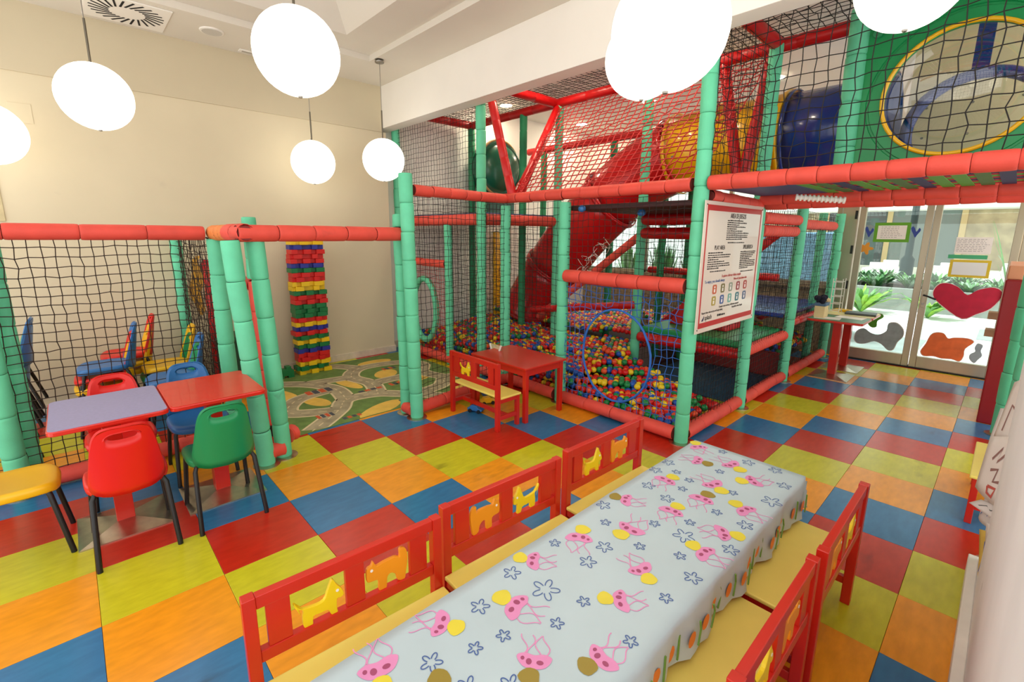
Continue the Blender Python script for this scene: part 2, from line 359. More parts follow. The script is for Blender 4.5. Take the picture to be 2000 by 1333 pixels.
for P_, cz, l in (((-2.84, -1.25, 2.6), 3.82, 'globe pendant lamp half cut by the edge of the picture, nearest the left wall'),
               ((-2.06, -.57, 2.86), 3.885, 'globe pendant lamp hanging below the swirl air diffuser'),
               ((-.04, .29, 2.89), 4.4, 'big near globe pendant lamp hanging in front of the ceiling light well'),
               ((-2.79, 1.41, 2.64), 3.82, 'small far globe pendant lamp directly under the biggest one of the row'),
               ((-2.32, 2.09, 2.69), 3.82, 'small far globe pendant lamp beside the wall corner, over the green post'),
               ((1.97, 1.16, 2.69), 4.4, 'large globe pendant lamp overlapping another in front of the red net'),
               ((1.285, 2.05, 2.95), 3.82, 'globe pendant lamp partly hidden behind a nearer globe before the red net'),
               ((2.59, 2.45, 3.12), 3.82, 'globe pendant lamp in front of the green porthole panel')):
    lamp(*P_, cz, l)
# ---------------------------------------------------------------- wall hatch, picture
MB().bx(-3.27, -3.266, -1.12, -.965, 2.78, 2.95).obj('wall_hatch', m_wall, label='small flush hatch cover high on the left wall', cat='hatch', bevel=.001)
pc = thing('wall_picture', 'pale picture on the left wall cut by the picture edge', 'picture', (-3.27, -1.5, 1.89))
MB().bx(0, .012, -.3, .232, 0, .5).obj('picture_board', M('picture_board', (206, 190, 148), .7, var=.12, vscale=12), pc, bevel=.002)
p = MB()
for i in range(4):
    ribbon(p, smoothpoly([(-.2 + .09 * i, .05), (-.15 + .09 * i, .14 + .02 * i), (-.17 + .1 * i, .25), (-.08 + .08 * i, .3)], 5, False), .006, lambda a, b: (.0128, a + .02, b))
p.obj('drawn_lines', M('pencil', (150, 136, 110), .8), pc)

# ================================================================ OUTSIDE
m_pave = M('courtyard_paving', (226, 226, 222), .7, var=.05, vscale=3)
m_pave2 = M('courtyard_slab', (150, 160, 158), .6, var=.1, vscale=3)
g = S(MB().bx(-8, 10, 7.72, 40, -.14, -.02).obj('courtyard_ground', m_pave))
for x0, x1, y0, y1 in ((-4, 2.3, 8.6, 10.2), (2.9, 5.5, 11.0, 12.4)): MB().bx(x0, x1, y0, y1, -.02, -.012).obj('paving_slab', m_pave2, g)
m_conc = M('planter_concrete', (152, 156, 150), .8, var=.15, vscale=4)
pl = thing('planter_bed', 'long grey concrete planter seen through the glass door', 'planter', (1, 14.3, -.02))
MB().bx(-5.5, 4.5, 0, .16, 0, .56).bx(-5.5, 4.5, 2.4, 2.56, 0, .56).bx(-5.5, -5.34, .16, 2.4, 0, .56).bx(4.34, 4.5, .16, 2.4, 0, .56).obj('planter_wall', m_conc, pl, bevel=.01)
MB().bx(-5.34, 4.34, .16, 2.4, 0, .5).obj('soil', M('soil', (60, 46, 36), .95), pl)
m_leaf = [M('leaf_a', (66, 120, 60), .5, var=.2), M('leaf_b', (104, 156, 84), .5, var=.2), M('leaf_c', (150, 196, 72), .5, var=.2), M('leaf_grey', (150, 176, 150), .6, var=.2)]
def plant(name, label, loc, h, n, spread, mats, wid=.05, arch=.6, group=None, cat='plant'):
    v = thing(name, label, cat, loc, 0, group); st = MB(); lf = MB()
    for i in range(n):
        t = random.uniform(0, 2 * PI); l = h * random.uniform(.6, 1.05); sp = spread * random.uniform(.35, 1)
        d = Vector((math.cos(t), math.sin(t), 0)); s_ = Vector((-d.y, d.x, 0)); pts = []
        for k in range(6):
            q = k / 5; pts.append(d * sp * q + Vector((0, 0, l * (q - arch * q * q * .5 * random.uniform(.8, 1.2)))))
        w = [wid * x for x in (.25, .8, 1, .85, .5, .02)]
        vs = [p_ - s_ * a_ for p_, a_ in zip(pts, w)] + [p_ + s_ * a_ for p_, a_ in zip(pts, w)] + [p_ + Vector((0, 0, -.012)) for p_ in pts]
        fs = []
        for k in range(5): fs += [(k, k + 1, 13 + k, 12 + k), (12 + k, 13 + k, 7 + k, 6 + k)]
        lf.add(vs, fs, random.randrange(len(mats)))
    lf.obj('leaves', mats, v, kind='stuff'); MB().tube([(0, 0, 0), (0, 0, h * .35)], .02 + wid * .2, 6).obj('stem', m_leaf[0], v)
    return v
k = 0
for x in np.arange(-3.6, 4.6, .55):
    for y in (14.75, 15.4, 16.0):
        nth = ('first', 'second', 'third', 'fourth', 'fifth', 'sixth', 'seventh', 'eighth', 'ninth', 'tenth', 'eleventh', 'twelfth', 'thirteenth', 'fourteenth', 'fifteenth', 'sixteenth')[min(int(round((x + 3.6) / .55)), 15)]
        row = {14.75: 'front', 15.4: 'middle', 16.0: 'back'}[y]
        plant('ground_cover_plant', f'leafy grey green plant, {nth} in the {row} row of the courtyard planter', (x + random.uniform(-.1, .1), y, .46), random.uniform(.4, .72), 40, .45, [m_leaf[0], m_leaf[1], m_leaf[3]], .05, .7, 'plants in the courtyard planter')
plant('fern', 'bright green fern growing against the planter behind the left door pane', (.75, 13.3, -.02), .95, 46, .85, [m_leaf[2], m_leaf[1]], .06, .8)
plant('fern', 'bright green fern growing behind the heart on the right door', (2.0, 13.4, -.02), .8, 40, .7, [m_leaf[2], m_leaf[1]], .06, .8)
plant('palm_plant', 'tall arching palm leaves behind the upper right door pane', (3.35, 13.2, -.02), 2.7, 14, .75, [m_leaf[1], m_leaf[3]], .03, .5)
for i, (x, l) in enumerate(((-3.1, 'leafy shrub outside the window, farthest along the parapet'), (-2.25, 'leafy shrub outside the window, second along the parapet'), (-1.45, 'leafy shrub outside the window behind the red chute'), (-.62, 'leafy shrub outside the window beside the pale blue stall'))): plant('window_shrub', l, (x, 8.9, -.02), 2.2, 120, .42, [m_leaf[0], m_leaf[1], m_leaf[3]], .06, .55, 'shrubs outside the window')
lp = thing('lamp_post', 'dark green cast iron lamp post standing in the courtyard', 'lamp post', (1.05, 17.0, -.02))
MB().lathe([(.22, 0), (.22, .5), (.16, .6), (.16, 1.2), (.09, 1.3), (.075, 4.2)], 12).obj('pole', M('cast_iron', (22, 50, 48), .5, .3), lp, smooth=True)
MB().lathe([(.20, .62), (.20, .70)], 12).obj('collar', bpy.data.materials['cast_iron'], lp)
m_cloth = M('white_cloth', (236, 232, 228), .9, var=.04)
for i, (x, y, l) in enumerate(((-1.9, 20, 'white clothed restaurant table behind the parapet, leftmost'), (.1, 20, 'white clothed restaurant table behind the lamp post'), (1.75, 19.2, 'white clothed restaurant table behind the right door pane'), (3.2, 20.5, 'white clothed restaurant table behind the palm leaves'))):
    t = thing('restaurant_table', l, 'table', (x, y, -.02), 0, 'restaurant tables across the courtyard')
    MB().bx(-.55, .55, -.55, .55, .70, .74).obj('tabletop', m_cloth, t); pts = []
    mb = MB(); n = 32
    o = [(.58 * math.copysign(abs(math.cos(2 * PI * j / n)) ** .35, math.cos(2 * PI * j / n)), .58 * math.copysign(abs(math.sin(2 * PI * j / n)) ** .35, math.sin(2 * PI * j / n))) for j in range(n)]
    mb.add([(a, b, .75) for a, b in o] + [(a * (1.04 + .06 * (j % 2)), b * (1.04 + .06 * (j % 2)), .08) for j, (a, b) in enumerate(o)], [tuple(range(n))] + [(j, (j + 1) % n, n + (j + 1) % n, n + j) for j in range(n)])
    mb.obj('cloth', m_cloth, t); MB().bx(-.05, .05, -.05, .05, 0, .7).obj('leg', m_black, t)
    for q, (dx, dy) in enumerate(((0, .98), (0, -.98))):
        cth = thing('restaurant_chair', f'covered white restaurant chair {("beside the " + l.split("table ")[1])} {"near" if q else "far"} side'[:100], 'chair', (x + dx, y + dy, -.02), 0, 'restaurant chairs across the courtyard')
        MB().bx(-.24, .24, -.24, .24, 0, .46).obj('seat', m_cloth, cth, bevel=.02); MB().bx(-.23, .23, .17 if dy > 0 else -.24, .24 if dy > 0 else -.17, .46, 1.0).obj('backrest', m_cloth, cth, bevel=.02)
fc = thing('restaurant_facade', 'lit restaurant front with dark panes across the courtyard', 'building', (0, 27, -.02))
MB().bx(-9, 9, 0, .3, 3.0, 5.5).bx(-9, 9, 0, .3, 0, .5).obj('wall', M('facade', (226, 220, 206), .8), fc)
MB().bx(-9, 9, -1.8, 0, 2.98, 3.16).obj('canopy', m_white, fc)
m_pane = M('facade_pane', (120, 128, 124), .15); m_pane2 = M('facade_pane_warm', (176, 156, 124), .2, var=.3, vscale=2); m_pane3 = M('facade_pane_dark', (84, 92, 92), .15, var=.3, vscale=2)
for i in range(7):
    x = -8.4 + i * 2.5
    MB().bx(x, x + 2.3, .05, .1, .5, 3.0).obj('window', (m_pane, m_pane2, m_pane3)[i % 3], fc); MB().bx(x + 2.3, x + 2.5, 0, .3, .5, 3.0).obj('pillar', M('pillar_tan', (206, 176, 130), .7) if i == 0 else bpy.data.materials['pillar_tan'], fc)
bt = thing('covered_stall', 'tall stall under a pale blue cover outside the window', 'stall', (.42, 9.3, -.02))
MB().bx(-.6, .6, -.5, .5, 1.0, 1.9).obj('blue_cloth', M('blue_cloth', (150, 190, 226), .9, var=.1), bt, bevel=.03); MB().bx(-.5, .5, -.4, .4, 0, 1.0).obj('base', m_conc, bt)
# ================================================================ PLAY STRUCTURE
_sl = {}
def sleeve_mesh(L, r, mat):
    key = (round(L, 3), r, mat.name)
    if key not in _sl:
        e = min(.022, L * .2)
        _sl[key] = MB().lathe([(r * .90, 0.001), (r * .965, e * .25), (r * .995, e), (r * 1.005, L * .5), (r * .995, L - e), (r * .965, L - e * .25), (r * .90, L - .001)], 14, cap=False).mesh('foam_sleeve', mat, smooth='all')
    return _sl[key]
def pole(parent, p0, p1, r=.062, mat=None, seg=.26, detail=True, name='post', core=None, jit=1.):
    """padded pole: inner tube and separate foam sleeves (detail) or one mesh with the joints turned into it"""
    mat = mat or m_green; core = core or (m_corer if mat in (m_red, m_redd, m_redorg) else m_core)
    off = Vector(parent.location); p0 = Vector(p0) - off; p1 = Vector(p1) - off; d = p1 - p0; L = d.length
    n = max(1, int(round(L / seg))); s = L / n; jit *= min(1, .2 / s)
    q = d.to_track_quat('Z', 'Y')
    if detail:
        o = MB().lathe([(r * .80, 0), (r * .80, L)], 12).obj(name, core, parent, smooth=True); o.location = p0; o.rotation_mode = 'QUATERNION'; o.rotation_quaternion = q
        me = sleeve_mesh(s, r, mat)
        for i in range(n):
            c_ = link('foam_sleeve', me, o, (random.gauss(0, .002) * jit, random.gauss(0, .002) * jit, i * s), (random.gauss(0, .012) * jit, random.gauss(0, .012) * jit, random.uniform(0, 6)))
    else:
        pr = []
        for i in range(n): pr += [(r * .9, i * s + .001), (r * .985, i * s + .014), (r, i * s + s * .5), (r * .985, (i + 1) * s - .014), (r * .9, (i + 1) * s - .001)]
        o = MB().lathe(pr, 12).obj(name, mat, parent, smooth='all'); o.location = p0; o.rotation_mode = 'QUATERNION'; o.rotation_quaternion = q
    return o
def foot(parent, x, y):
    off = parent.location
    return MB().lathe([(.10, 0), (.10, .006), (.07, .012)], 20, (x - off.x, y - off.y, 0)).obj('foot_plate', m_steel, parent, smooth=True)

PS = thing('play_structure', 'big indoor climbing frame of green and red padded poles with nets and a ball pit', 'play structure', (0, 2.87, 0))
FY = 2.87; BY = 4.25; TZ = 3.56
for x, h in ((-3.36, TZ), (-1.39, TZ), (-.95, 2.13), (-.05, 2.13), (1.365, TZ)): pole(PS, (x, FY, 0), (x, FY, h), .060, seg=.27)
pole(PS, (-2.09, FY, 0), (-2.09, FY, 1.93), .055, seg=.27)
for x in (-.95, -.05, 1.365): foot(PS, x, FY)
for y, h in ((4.15, TZ), (5.53, 2.13), (7.3, 2.13)): pole(PS, (1.365, y, 0), (1.365, y, h), .060, seg=.27); foot(PS, 1.365, y)
pole(PS, (1.25, 6.9, 0), (1.25, 6.9, 2.13), .055, seg=.27, detail=False)
# back rows, whose joints are too fine to part
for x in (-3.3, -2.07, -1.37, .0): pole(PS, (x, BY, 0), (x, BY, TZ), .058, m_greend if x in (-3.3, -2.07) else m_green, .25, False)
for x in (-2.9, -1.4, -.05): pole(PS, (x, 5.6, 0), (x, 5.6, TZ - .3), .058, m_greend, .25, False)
# vestibule pair of posts
pole(PS, (-.70, 1.45, 0), (-.72, 1.42, 2.34), .064, seg=.27); pole(PS, (-.885, 1.45, 0), (-.90, 1.45, 1.76), .060, seg=.27)
pole(PS, (-.90, 1.45, 1.86), (-.91, 1.46, 1.98), .066, seg=.12); foot(PS, -.70, 1.45); foot(PS, -.885, 1.45)
# beams at 2.2 m
bm_ = dict(mat=m_red, name='beam')
pole(PS, (-.72, 1.50, 2.20), (-.90, FY - .05, 2.20), .052, seg=.24, **bm_)
pole(PS, (-.97, FY, 2.21), (1.29, FY, 2.21), .055, seg=.235, **bm_)
pole(PS, (1.43, FY, 2.215), (4.4, FY, 2.215), .058, seg=.19, **bm_)
pole(PS, (1.42, 4.16, 2.11), (4.4, 4.16, 2.11), .055, seg=.205, **bm_); pole(PS, (1.42, 4.02, 2.15), (4.4, 4.02, 2.15), .055, seg=.205, **bm_)
pole(PS, (1.40, 2.95, 2.12), (1.40, 4.05, 2.10), .05, seg=.2, **bm_)
# floor pipes
for a, b in (((-.75, 1.5, .075), (-.90, FY - .05, .075)), ((-.90, FY - .02, .075), (-.11, FY - .02, .075)), ((.0, FY - .02, .075), (1.31, FY - .02, .075)), ((1.365, 2.93, .075), (1.365, 4.09, .075)), ((1.365, 4.21, .075), (1.365, 5.47, .075)), ((1.365, 5.59, .075), (1.365, 7.25, .075)), ((-3.3, FY - .02, .075), (-.97, FY - .02, .075))):
    pole(PS, a, b, .062, m_red, .3, name='floor_pipe')
MB().tube([(-.86 - 0, 1.42 - FY, .075), (-.72, 1.42 - FY, .075)], .055, 12).obj('floor_pipe_end', m_red, PS, smooth=True)
# rails
pole(PS, (0, FY - .02, 1.385), (1.31, FY - .02, 1.385), .066, m_red, .22, name='rail')
pole(PS, (-3.30, FY, 1.40), (-2.15, FY, 1.40), .055, m_red, .3, name='rail'); pole(PS, (-3.30, FY, 1.985), (-1.45, FY, 1.985), .070, m_red, .25, False, name='rail'); pole(PS, (-1.39, FY + .06, 1.985), (-1.39, BY - .06, 1.985), .070, m_red, .25, False, name='rail')
for z in (1.99, 1.83): pole(PS, (.02, BY, z), (1.30, BY, z), .068, m_redd, .3, False, name='rail')
for z, y0, y1 in ((1.99, 4.3, 5.48), (1.86, 4.3, 5.42), (1.95, 5.6, 7.1)): pole(PS, (1.34, y0, z), (1.34, y1, z), .062, m_red, .08, False, name='rail')
pole(PS, (1.34, 5.6, .73), (1.34, 7.1, .73), .05, m_redd, .3, False, name='rail'); pole(PS, (.9, 5.9, .73), (.9, 7.3, .73), .05, m_redd, .3, False, name='rail')
# sloping ladder poles inside
pole(PS, (-.1, 4.6, 1.9), (-1.75, 4.3, .55), .055, m_red, .16, False, name='ladder_rail'); pole(PS, (1.2, 5.5, 1.9), (-.2, 5.3, .55), .055, m_redd, .2, False, name='ladder_rail')
pole(PS, (.0, 4.2, .95), (-1.6, 4.0, .72), .05, m_redd, .2, False, name='ladder_rail'); pole(PS, (-.6, 5.5, 1.3), (1.2, 5.5, 1.3), .05, m_redd, .2, False, name='rail')
# top beams and V arms
tb = dict(mat=m_redd, detail=False, name='top_beam')
for a, b in (((-3.3, FY, TZ), (-3.3, BY, TZ)), ((-3.3, BY, TZ), (2.0, BY - .02, TZ)), ((-1.42, FY, TZ), (-1.42, BY, TZ)), ((1.365, FY, TZ), (1.365, BY, TZ)), ((-3.3, 5.6, 3.3), (1.3, 5.6, 3.3))):
    pole(PS, a, b, .062, seg=.5, **tb)
va = dict(mat=m_redd, detail=False, name='brace')
pole(PS, (-.86, FY + .02, 2.24), (-1.30, FY + .04, 3.5), .052, seg=.22, **va); pole(PS, (-.82, FY + .08, 2.24), (-1.40, BY, 3.52), .052, seg=.6, **va)
pole(PS, (1.10, BY, 2.30), (.84, BY, TZ), .056, seg=.6, **va); pole(PS, (1.12, BY, 2.30), (1.31, BY, TZ), .056, seg=.6, **va)
pole(PS, (2.02, BY - .1, 2.2), (2.0, BY - .1, TZ + .1), .075, m_green, .4)
# decks
o3 = Vector((0, FY, 0))
def deck(name, x0, x1, y0, y1, z0, z1, mat, bev=.01): return MB().bx(x0, x1, y0 - FY, y1 - FY, z0, z1).obj(name, mat, PS, bevel=bev)
m_deck = M('deck_vinyl', (60, 18, 20), .6, var=.1); m_deckb = M('deck_blue', (40, 72, 120), .5, var=.1)
deck('deck', -.05, 1.36, FY + .08, BY, 2.05, 2.10, m_deck); deck('deck', -3.3, -1.4, FY + .05, BY, 2.03, 2.07, m_deckb); deck('deck', 1.42, 1.98, FY + .05, 4.02, 2.178, 2.20, m_deckb)
deck('deck', .05, 1.30, BY + .05, 5.45, .60, .68, m_panel, .02); deck('deck', .05, 1.30, 5.5, 7.3, .80, .86, m_sblue, .02)
deck('foam_wall', .05, 1.28, 5.6, 5.7, 0, .32, M('foam_wall_red', (150, 40, 36), .6), .02)
pole(PS, (.05, BY, .55), (1.30, BY, .55), .062, m_redd, .07, False, name='rail'); pole(PS, (1.34, 4.22, .60), (1.34, 5.46, .60), .062, m_red, .06, False, name='rail'); pole(PS, (.05, 4.12, .075), (1.30, 3.75, .075), .06, m_redd, .3, False, name='floor_pipe')
MB().prism([(0, 0), (.75, 0), (.45, .55), (.3, .55)], .5, lambda a, b, c_: (.2 + a, 4.7 - FY + c_, .68 + b)).obj('foam_wedge', m_redd, PS, bevel=.02)
deck('floor_mat', .05, 1.3, 4.2, 5.55, 0, .02, M('mat_blue', (30, 70, 96), .6, var=.15), .004)
deck('pit_base', -3.3, -.1, FY + .06, 6.6, 0, .03, m_deck, 0)
# padded ring opening in the left bay
rg = MB(); pts = [(-2.74 + .30 * math.cos(t), 0.02, .70 + .46 * math.sin(t)) for t in np.linspace(0, 2 * PI, 28, endpoint=False)]
rg.tube(pts, .045, 10, closed=True).obj('padded_ring', m_green, PS, smooth='all')
def ringhole(x, y, z): return ((x + 2.74) / .30) ** 2 + ((z - .70) / .46) ** 2 < 1.05
OFFP = (0, FY, 0); NC = .064
def pnet(name, a, b, c_, d, mat=m_cord, cell=NC, r=.0026, **k): return net(name, a, b, c_, d, cell, r, mat, PS, off=OFFP, **k)
pnet('cord_net', (-.73, 1.5, .12), (-.92, FY, .12), (-.92, FY, 2.15), (-.73, 1.5, 2.15))
pnet('cord_net', (-.93, FY, .12), (-.08, FY, .12), (-.08, FY, 2.15), (-.93, FY, 2.15), cell=.068)
pnet('cord_net', (-3.3, FY, 1.44), (-2.1, FY, 1.44), (-2.1, FY, 1.93), (-3.3, FY, 1.93))
pnet('cord_net', (-2.06, FY, .12), (-1.43, FY, .12), (-1.43, FY, 1.93), (-2.06, FY, 1.93)); pnet('cord_net', (-1.36, FY, .12), (-.98, FY, .12), (-.98, FY, 2.15), (-1.36, FY, 2.15))
pnet('red_net', (-3.3, FY, .12), (-2.1, FY, .12), (-2.1, FY, 1.36), (-3.3, FY, 1.36), mat=m_cordr, cell=.058, r=.003, hole=ringhole)
pnet('cord_net', (-3.33, FY, 2.0), (-1.43, FY, 2.0), (-1.43, FY, 3.5), (-3.33, FY, 3.5))
pnet('cord_net', (-3.25, BY, .4), (-1.4, BY, .4), (-1.4, BY, 1.95), (-3.25, BY, 1.95), cell=.07)
pnet('cord_net', (0, FY - .01, 1.44), (1.31, FY - .01, 1.44), (1.31, FY - .01, 2.14), (0, FY - .01, 2.14))
def hole2(x, y, z): return ((x - .64) / .385) ** 2 + ((z - .65) / .455) ** 2 < 1.0
pnet('blue_net', (0, FY - .01, .12), (1.31, FY - .01, .12), (1.31, FY - .01, 1.33), (0, FY - .01, 1.33), mat=m_cordbl, cell=.066, r=.0042, hole=hole2, jit=.6)
hp = [(.64 + .385 * math.cos(t), -.01 + .004 * math.sin(9 * t), .65 + .455 * math.sin(t)) for t in np.linspace(0, 2 * PI, 36, endpoint=False)]
MB().tube(hp, .011, 8, closed=True).obj('net_hoop', m_cordbl, PS, smooth='all')
# red sloping net, roof nets, bridge and side nets
pnet('red_net', (-.86, FY + .02, 2.26), (1.32, FY + .02, 2.26), (1.32, BY, 3.52), (-1.40, BY, 3.52), mat=m_cordr, cell=.078, r=.0062, jit=.35)
pnet('cord_net', (-3.3, FY, TZ + .05), (1.4, FY, TZ + .05), (1.4, BY, TZ + .05), (-3.3, BY, TZ + .05), cell=.075, r=.0036)
pnet('cord_net', (1.4, FY, TZ + .05), (4.2, FY, TZ + .05), (4.2, BY, TZ + .05), (1.4, BY, TZ + .05), cell=.085, r=.0036)
pnet('cord_net', (1.43, FY, 2.26), (4.3, FY, 2.26), (4.3, FY, 3.60), (1.43, FY, 3.60), cell=.079, r=.0036, jit=.35)
pnet('cord_net', (1.37, FY + .05, 2.26), (1.37, BY, 2.26), (1.37, BY, 3.5), (1.37, FY + .05, 3.5), cell=.075)
pnet('cord_net', (1.365, FY + .06, .12), (1.365, 4.1, .12), (1.365, 4.1, 2.1), (1.365, FY + .06, 2.1)); pnet('cord_net', (1.365, 4.2, .12), (1.365, 5.48, .12), (1.365, 5.48, 2.1), (1.365, 4.2, 2.1)); pnet('cord_net', (1.365, 5.58, .12), (1.365, 7.25, .12), (1.365, 7.25, 2.1), (1.365, 5.58, 2.1), cell=.068)
pnet('cord_net', (.02, 5.56, .9), (1.3, 5.56, .9), (1.3, 5.56, 2.1), (.02, 5.56, 2.1), cell=.07); pnet('cord_net', (0, BY + .05, .2), (0, 5.55, .2), (0, 5.55, 2.0), (0, BY + .05, 2.0), cell=.07); pnet('cord_net', (-2.9, 6.9, .2), (1.2, 6.9, .2), (1.2, 6.9, 2.1), (-2.9, 6.9, 2.1), cell=.075)
# woven strap floor of the bridge
strap = [M('strap_green', (84, 150, 48), .7), M('strap_red', (170, 30, 44), .7), M('strap_navy', (40, 44, 84), .7), M('strap_olive', (70, 110, 50), .7)]
ms = [[MB().bx(0, 1.02, -.035, .035, -.002, .002).mesh('strap', s_, bevel=0) for s_ in strap], [MB().bx(-.035, .035, 0, 2.25, -.002, .002).mesh('strap', s_, bevel=0) for s_ in strap]]
for i in range(22): link('strap', ms[0][[0, 3, 2, 0][i % 4]], PS, (2.02 + i * .104, 3.0 - FY, 2.178), (0, 0, PI / 2))
for i in range(9): link('strap', ms[1][[1, 2, 1, 0][i % 4]], PS, (2.0, 3.06 - FY + i * .108, 2.186), (0, 0, -PI / 2))
cl = MB(); cl.tube([(0, 0, 0), (.30, .12, -.03)], .018, 10)
for i in range(12):
    q = i / 11; cl.tube([(.30 * q, .12 * q, -.03 * q), (.30 * q + .012, .12 * q + .005, -.03 * q - .001)], .027, 12)
cl.obj('ribbed_hose', m_white, PS, smooth=True, loc=(1.88, 3.45 - FY, 2.115))
# blue clips under the deck
for x, y, z in ((.15, FY + .02, 2.06), (.62, FY + .35, 2.02)): MB().sphere((x, y - FY, z), (.045, .03, .035), 10, 6).obj('rope_clip', CH['blue'], PS, smooth='all')
# porthole panel
def ellipse(cx_, cz_, a, b, rot, n=48): return [(cx_ + a * math.cos(t) * math.cos(rot) - b * math.sin(t) * math.sin(rot), cz_ + a * math.cos(t) * math.sin(rot) + b * math.sin(t) * math.cos(rot)) for t in np.linspace(0, 2 * PI, n, endpoint=False)]
PX, PZ, PR = 2.69, 2.90, .455; PYl = BY - .10 - FY
n = 48; circ = lambda r: [(PX + r * math.cos(2 * PI * j / n), PZ + r * math.sin(2 * PI * j / n)) for j in range(n)]
def rect_pt(j):
    t = 2 * PI * j / n; cx_, sz_ = math.cos(t), math.sin(t); hx0, hx1, hz0, hz1 = PX - 2.05, 3.45 - PX, PZ - 2.24, 3.72 - PZ
    k_ = min((hx1 if cx_ > 0 else hx0) / max(abs(cx_), 1e-6), (hz1 if sz_ > 0 else hz0) / max(abs(sz_), 1e-6)); return (PX + k_ * cx_, PZ + k_ * sz_)
rings = [([rect_pt(j) for j in range(n)], 0.), (circ(PR + .12), 0.), (circ(PR + .115), .012), (circ(PR + .10), .012), (circ(PR + .095), 0.), (circ(PR), 0.), (circ(PR), .06)]
vs = []; fs = []
for rg_, dy in rings: vs += [(a, PYl + dy, b) for a, b in rg_]
for i in range(len(rings) - 1): fs += [(i * n + j, i * n + (j + 1) % n, (i + 1) * n + (j + 1) % n, (i + 1) * n + j) for j in range(n)]
pn = MB().add(vs, fs).obj('porthole_panel', m_panel, PS); mo = pn.modifiers.new('s', 'SOLIDIFY'); mo.thickness = .035; mo.offset = 1
MB().tube([(a, PYl - .012, b) for a, b in circ(PR + .006)], .016, 8, closed=True).obj('porthole_rim', m_syel, PS, smooth='all')
db = MB()
prof = [(PR * math.cos(t), .30 * math.sin(t)) for t in np.linspace(0, PI / 2, 9)]
vs = [(PX + r_ * math.cos(2 * PI * j / n), PYl + .05 + d_, PZ + r_ * math.sin(2 * PI * j / n)) for r_, d_ in prof[:-1] for j in range(n)] + [(PX, PYl + .35, PZ)]
fs = [(i * n + j, i * n + (j + 1) % n, (i + 1) * n + (j + 1) % n, (i + 1) * n + j) for i in range(len(prof) - 2) for j in range(n)] + [(len(vs) - 1, (len(prof) - 2) * n + j, (len(prof) - 2) * n + (j + 1) % n) for j in range(n)]
db.add(vs, fs).obj('bubble_window', m_bubble, PS, smooth='all')
for x, z in ((2.14, 3.42), (2.16, 2.33), (3.25, 2.38)): MB().lathe([(.035, 0), (.03, .012)], 16).obj('panel_bolt', m_greend, PS, loc=(x, PYl - .036, z), rot=(PI / 2, 0, 0))
MB().lathe([(.024, 0), (.02, .012)], 16).obj('panel_bolt', m_syel, PS, loc=(2.12, PYl - .036, 3.50), rot=(PI / 2, 0, 0))

# ---------------------------------------------------------------- tube slide
SL = thing('tube_slide', 'tube slide with blue and yellow tunnel pieces and a long red chute', 'slide', (-.5, 5.15, 0))
def shell(path, r0, mat, name, parent, off, flange=True, n=28):
    """open thick walled tube"""
    path = [Vector(p) - Vector(off) for p in path]; mb = MB(); mb.tube(path, r0, n, cap=False); 
    if flange:
        for e, f_ in ((0, 1), (-1, -2)):
            d_ = (path[f_] - path[e]).normalized(); mb.tube([path[e], path[e] + d_ * .04], r0 + .035, n, cap=False)
    o = mb.obj(name, mat, parent, smooth=True); mo = o.modifiers.new('s', 'SOLIDIFY'); mo.thickness = .012; mo.offset = -1; return o
SO = (-.5, 5.15, 0)
shell([(2.15, 5.15, 2.88), (1.7, 5.15, 2.88), (1.28, 5.15, 2.88)], .46, m_sblue, 'tunnel_section', SL, SO)
shell([(1.27, 5.15, 2.88), (.8, 5.15, 2.88), (.45, 5.15, 2.88)], .47, m_syel, 'tunnel_section', SL, SO); shell([(.44, 5.15, 2.88), (.2, 5.15, 2.87), (-.05, 5.15, 2.85)], .47, m_syel, 'tunnel_section', SL, SO)
sp = smoothpoly([(-.06, 5.15, 2.84), (-.55, 5.13, 2.64), (-1.05, 5.1, 2.32), (-1.6, 5.05, 1.82), (-2.05, 4.98, 1.25), (-2.35, 4.9, .75), (-2.5, 4.75, .35)], 4, False)
shell(sp[:9], .46, m_slide, 'chute_section', SL, SO); shell(sp[8:17], .47, m_slide, 'chute_section', SL, SO); shell(sp[16:], .47, m_slide, 'chute_section', SL, SO)
for x, y, z in ((.1, 4.69, 2.75), (-.6, 4.68, 2.4)): MB().lathe([(.02, 0), (.016, .015)], 12).obj('bolt', m_metal, SL, loc=(x + .5, y - 5.15, z), rot=(PI / 2, 0, 0))
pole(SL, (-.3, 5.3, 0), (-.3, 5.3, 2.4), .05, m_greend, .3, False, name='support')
# cream back board seen through the bubble window
tw = thing('play_tunnel_back', 'cream riveted board with round blue hoop behind the bubble window', 'play panel', (2.7, 5.0, 0))
MB().bx(-.5, 1.1, .5, .53, 2.32, 3.8).obj('board', M('cream_board', (238, 222, 176), .6, var=.04), tw)
MB().tube([(.05 + .46 * math.cos(t), .0, 2.75 + .44 * math.sin(t)) for t in np.linspace(0, 2 * PI, 36, endpoint=False)], .05, 10, closed=True).obj('hoop', m_sblue, tw, smooth='all')
MB().bx(-.03, .08, -.02, .02, 3.2, 3.8).obj('hoop_bracket', m_sblue, tw)
for i in range(9): MB().lathe([(.012, 0), (.009, .006)], 10).obj('rivet', m_metal, tw, loc=(-.35 + (i % 3) * .33, .498, 2.5 + (i // 3) * .28), rot=(PI / 2, 0, 0))
MB().bx(-.5, 1.1, .2, .5, 2.32, 2.37).obj('base_board', m_panel, tw)
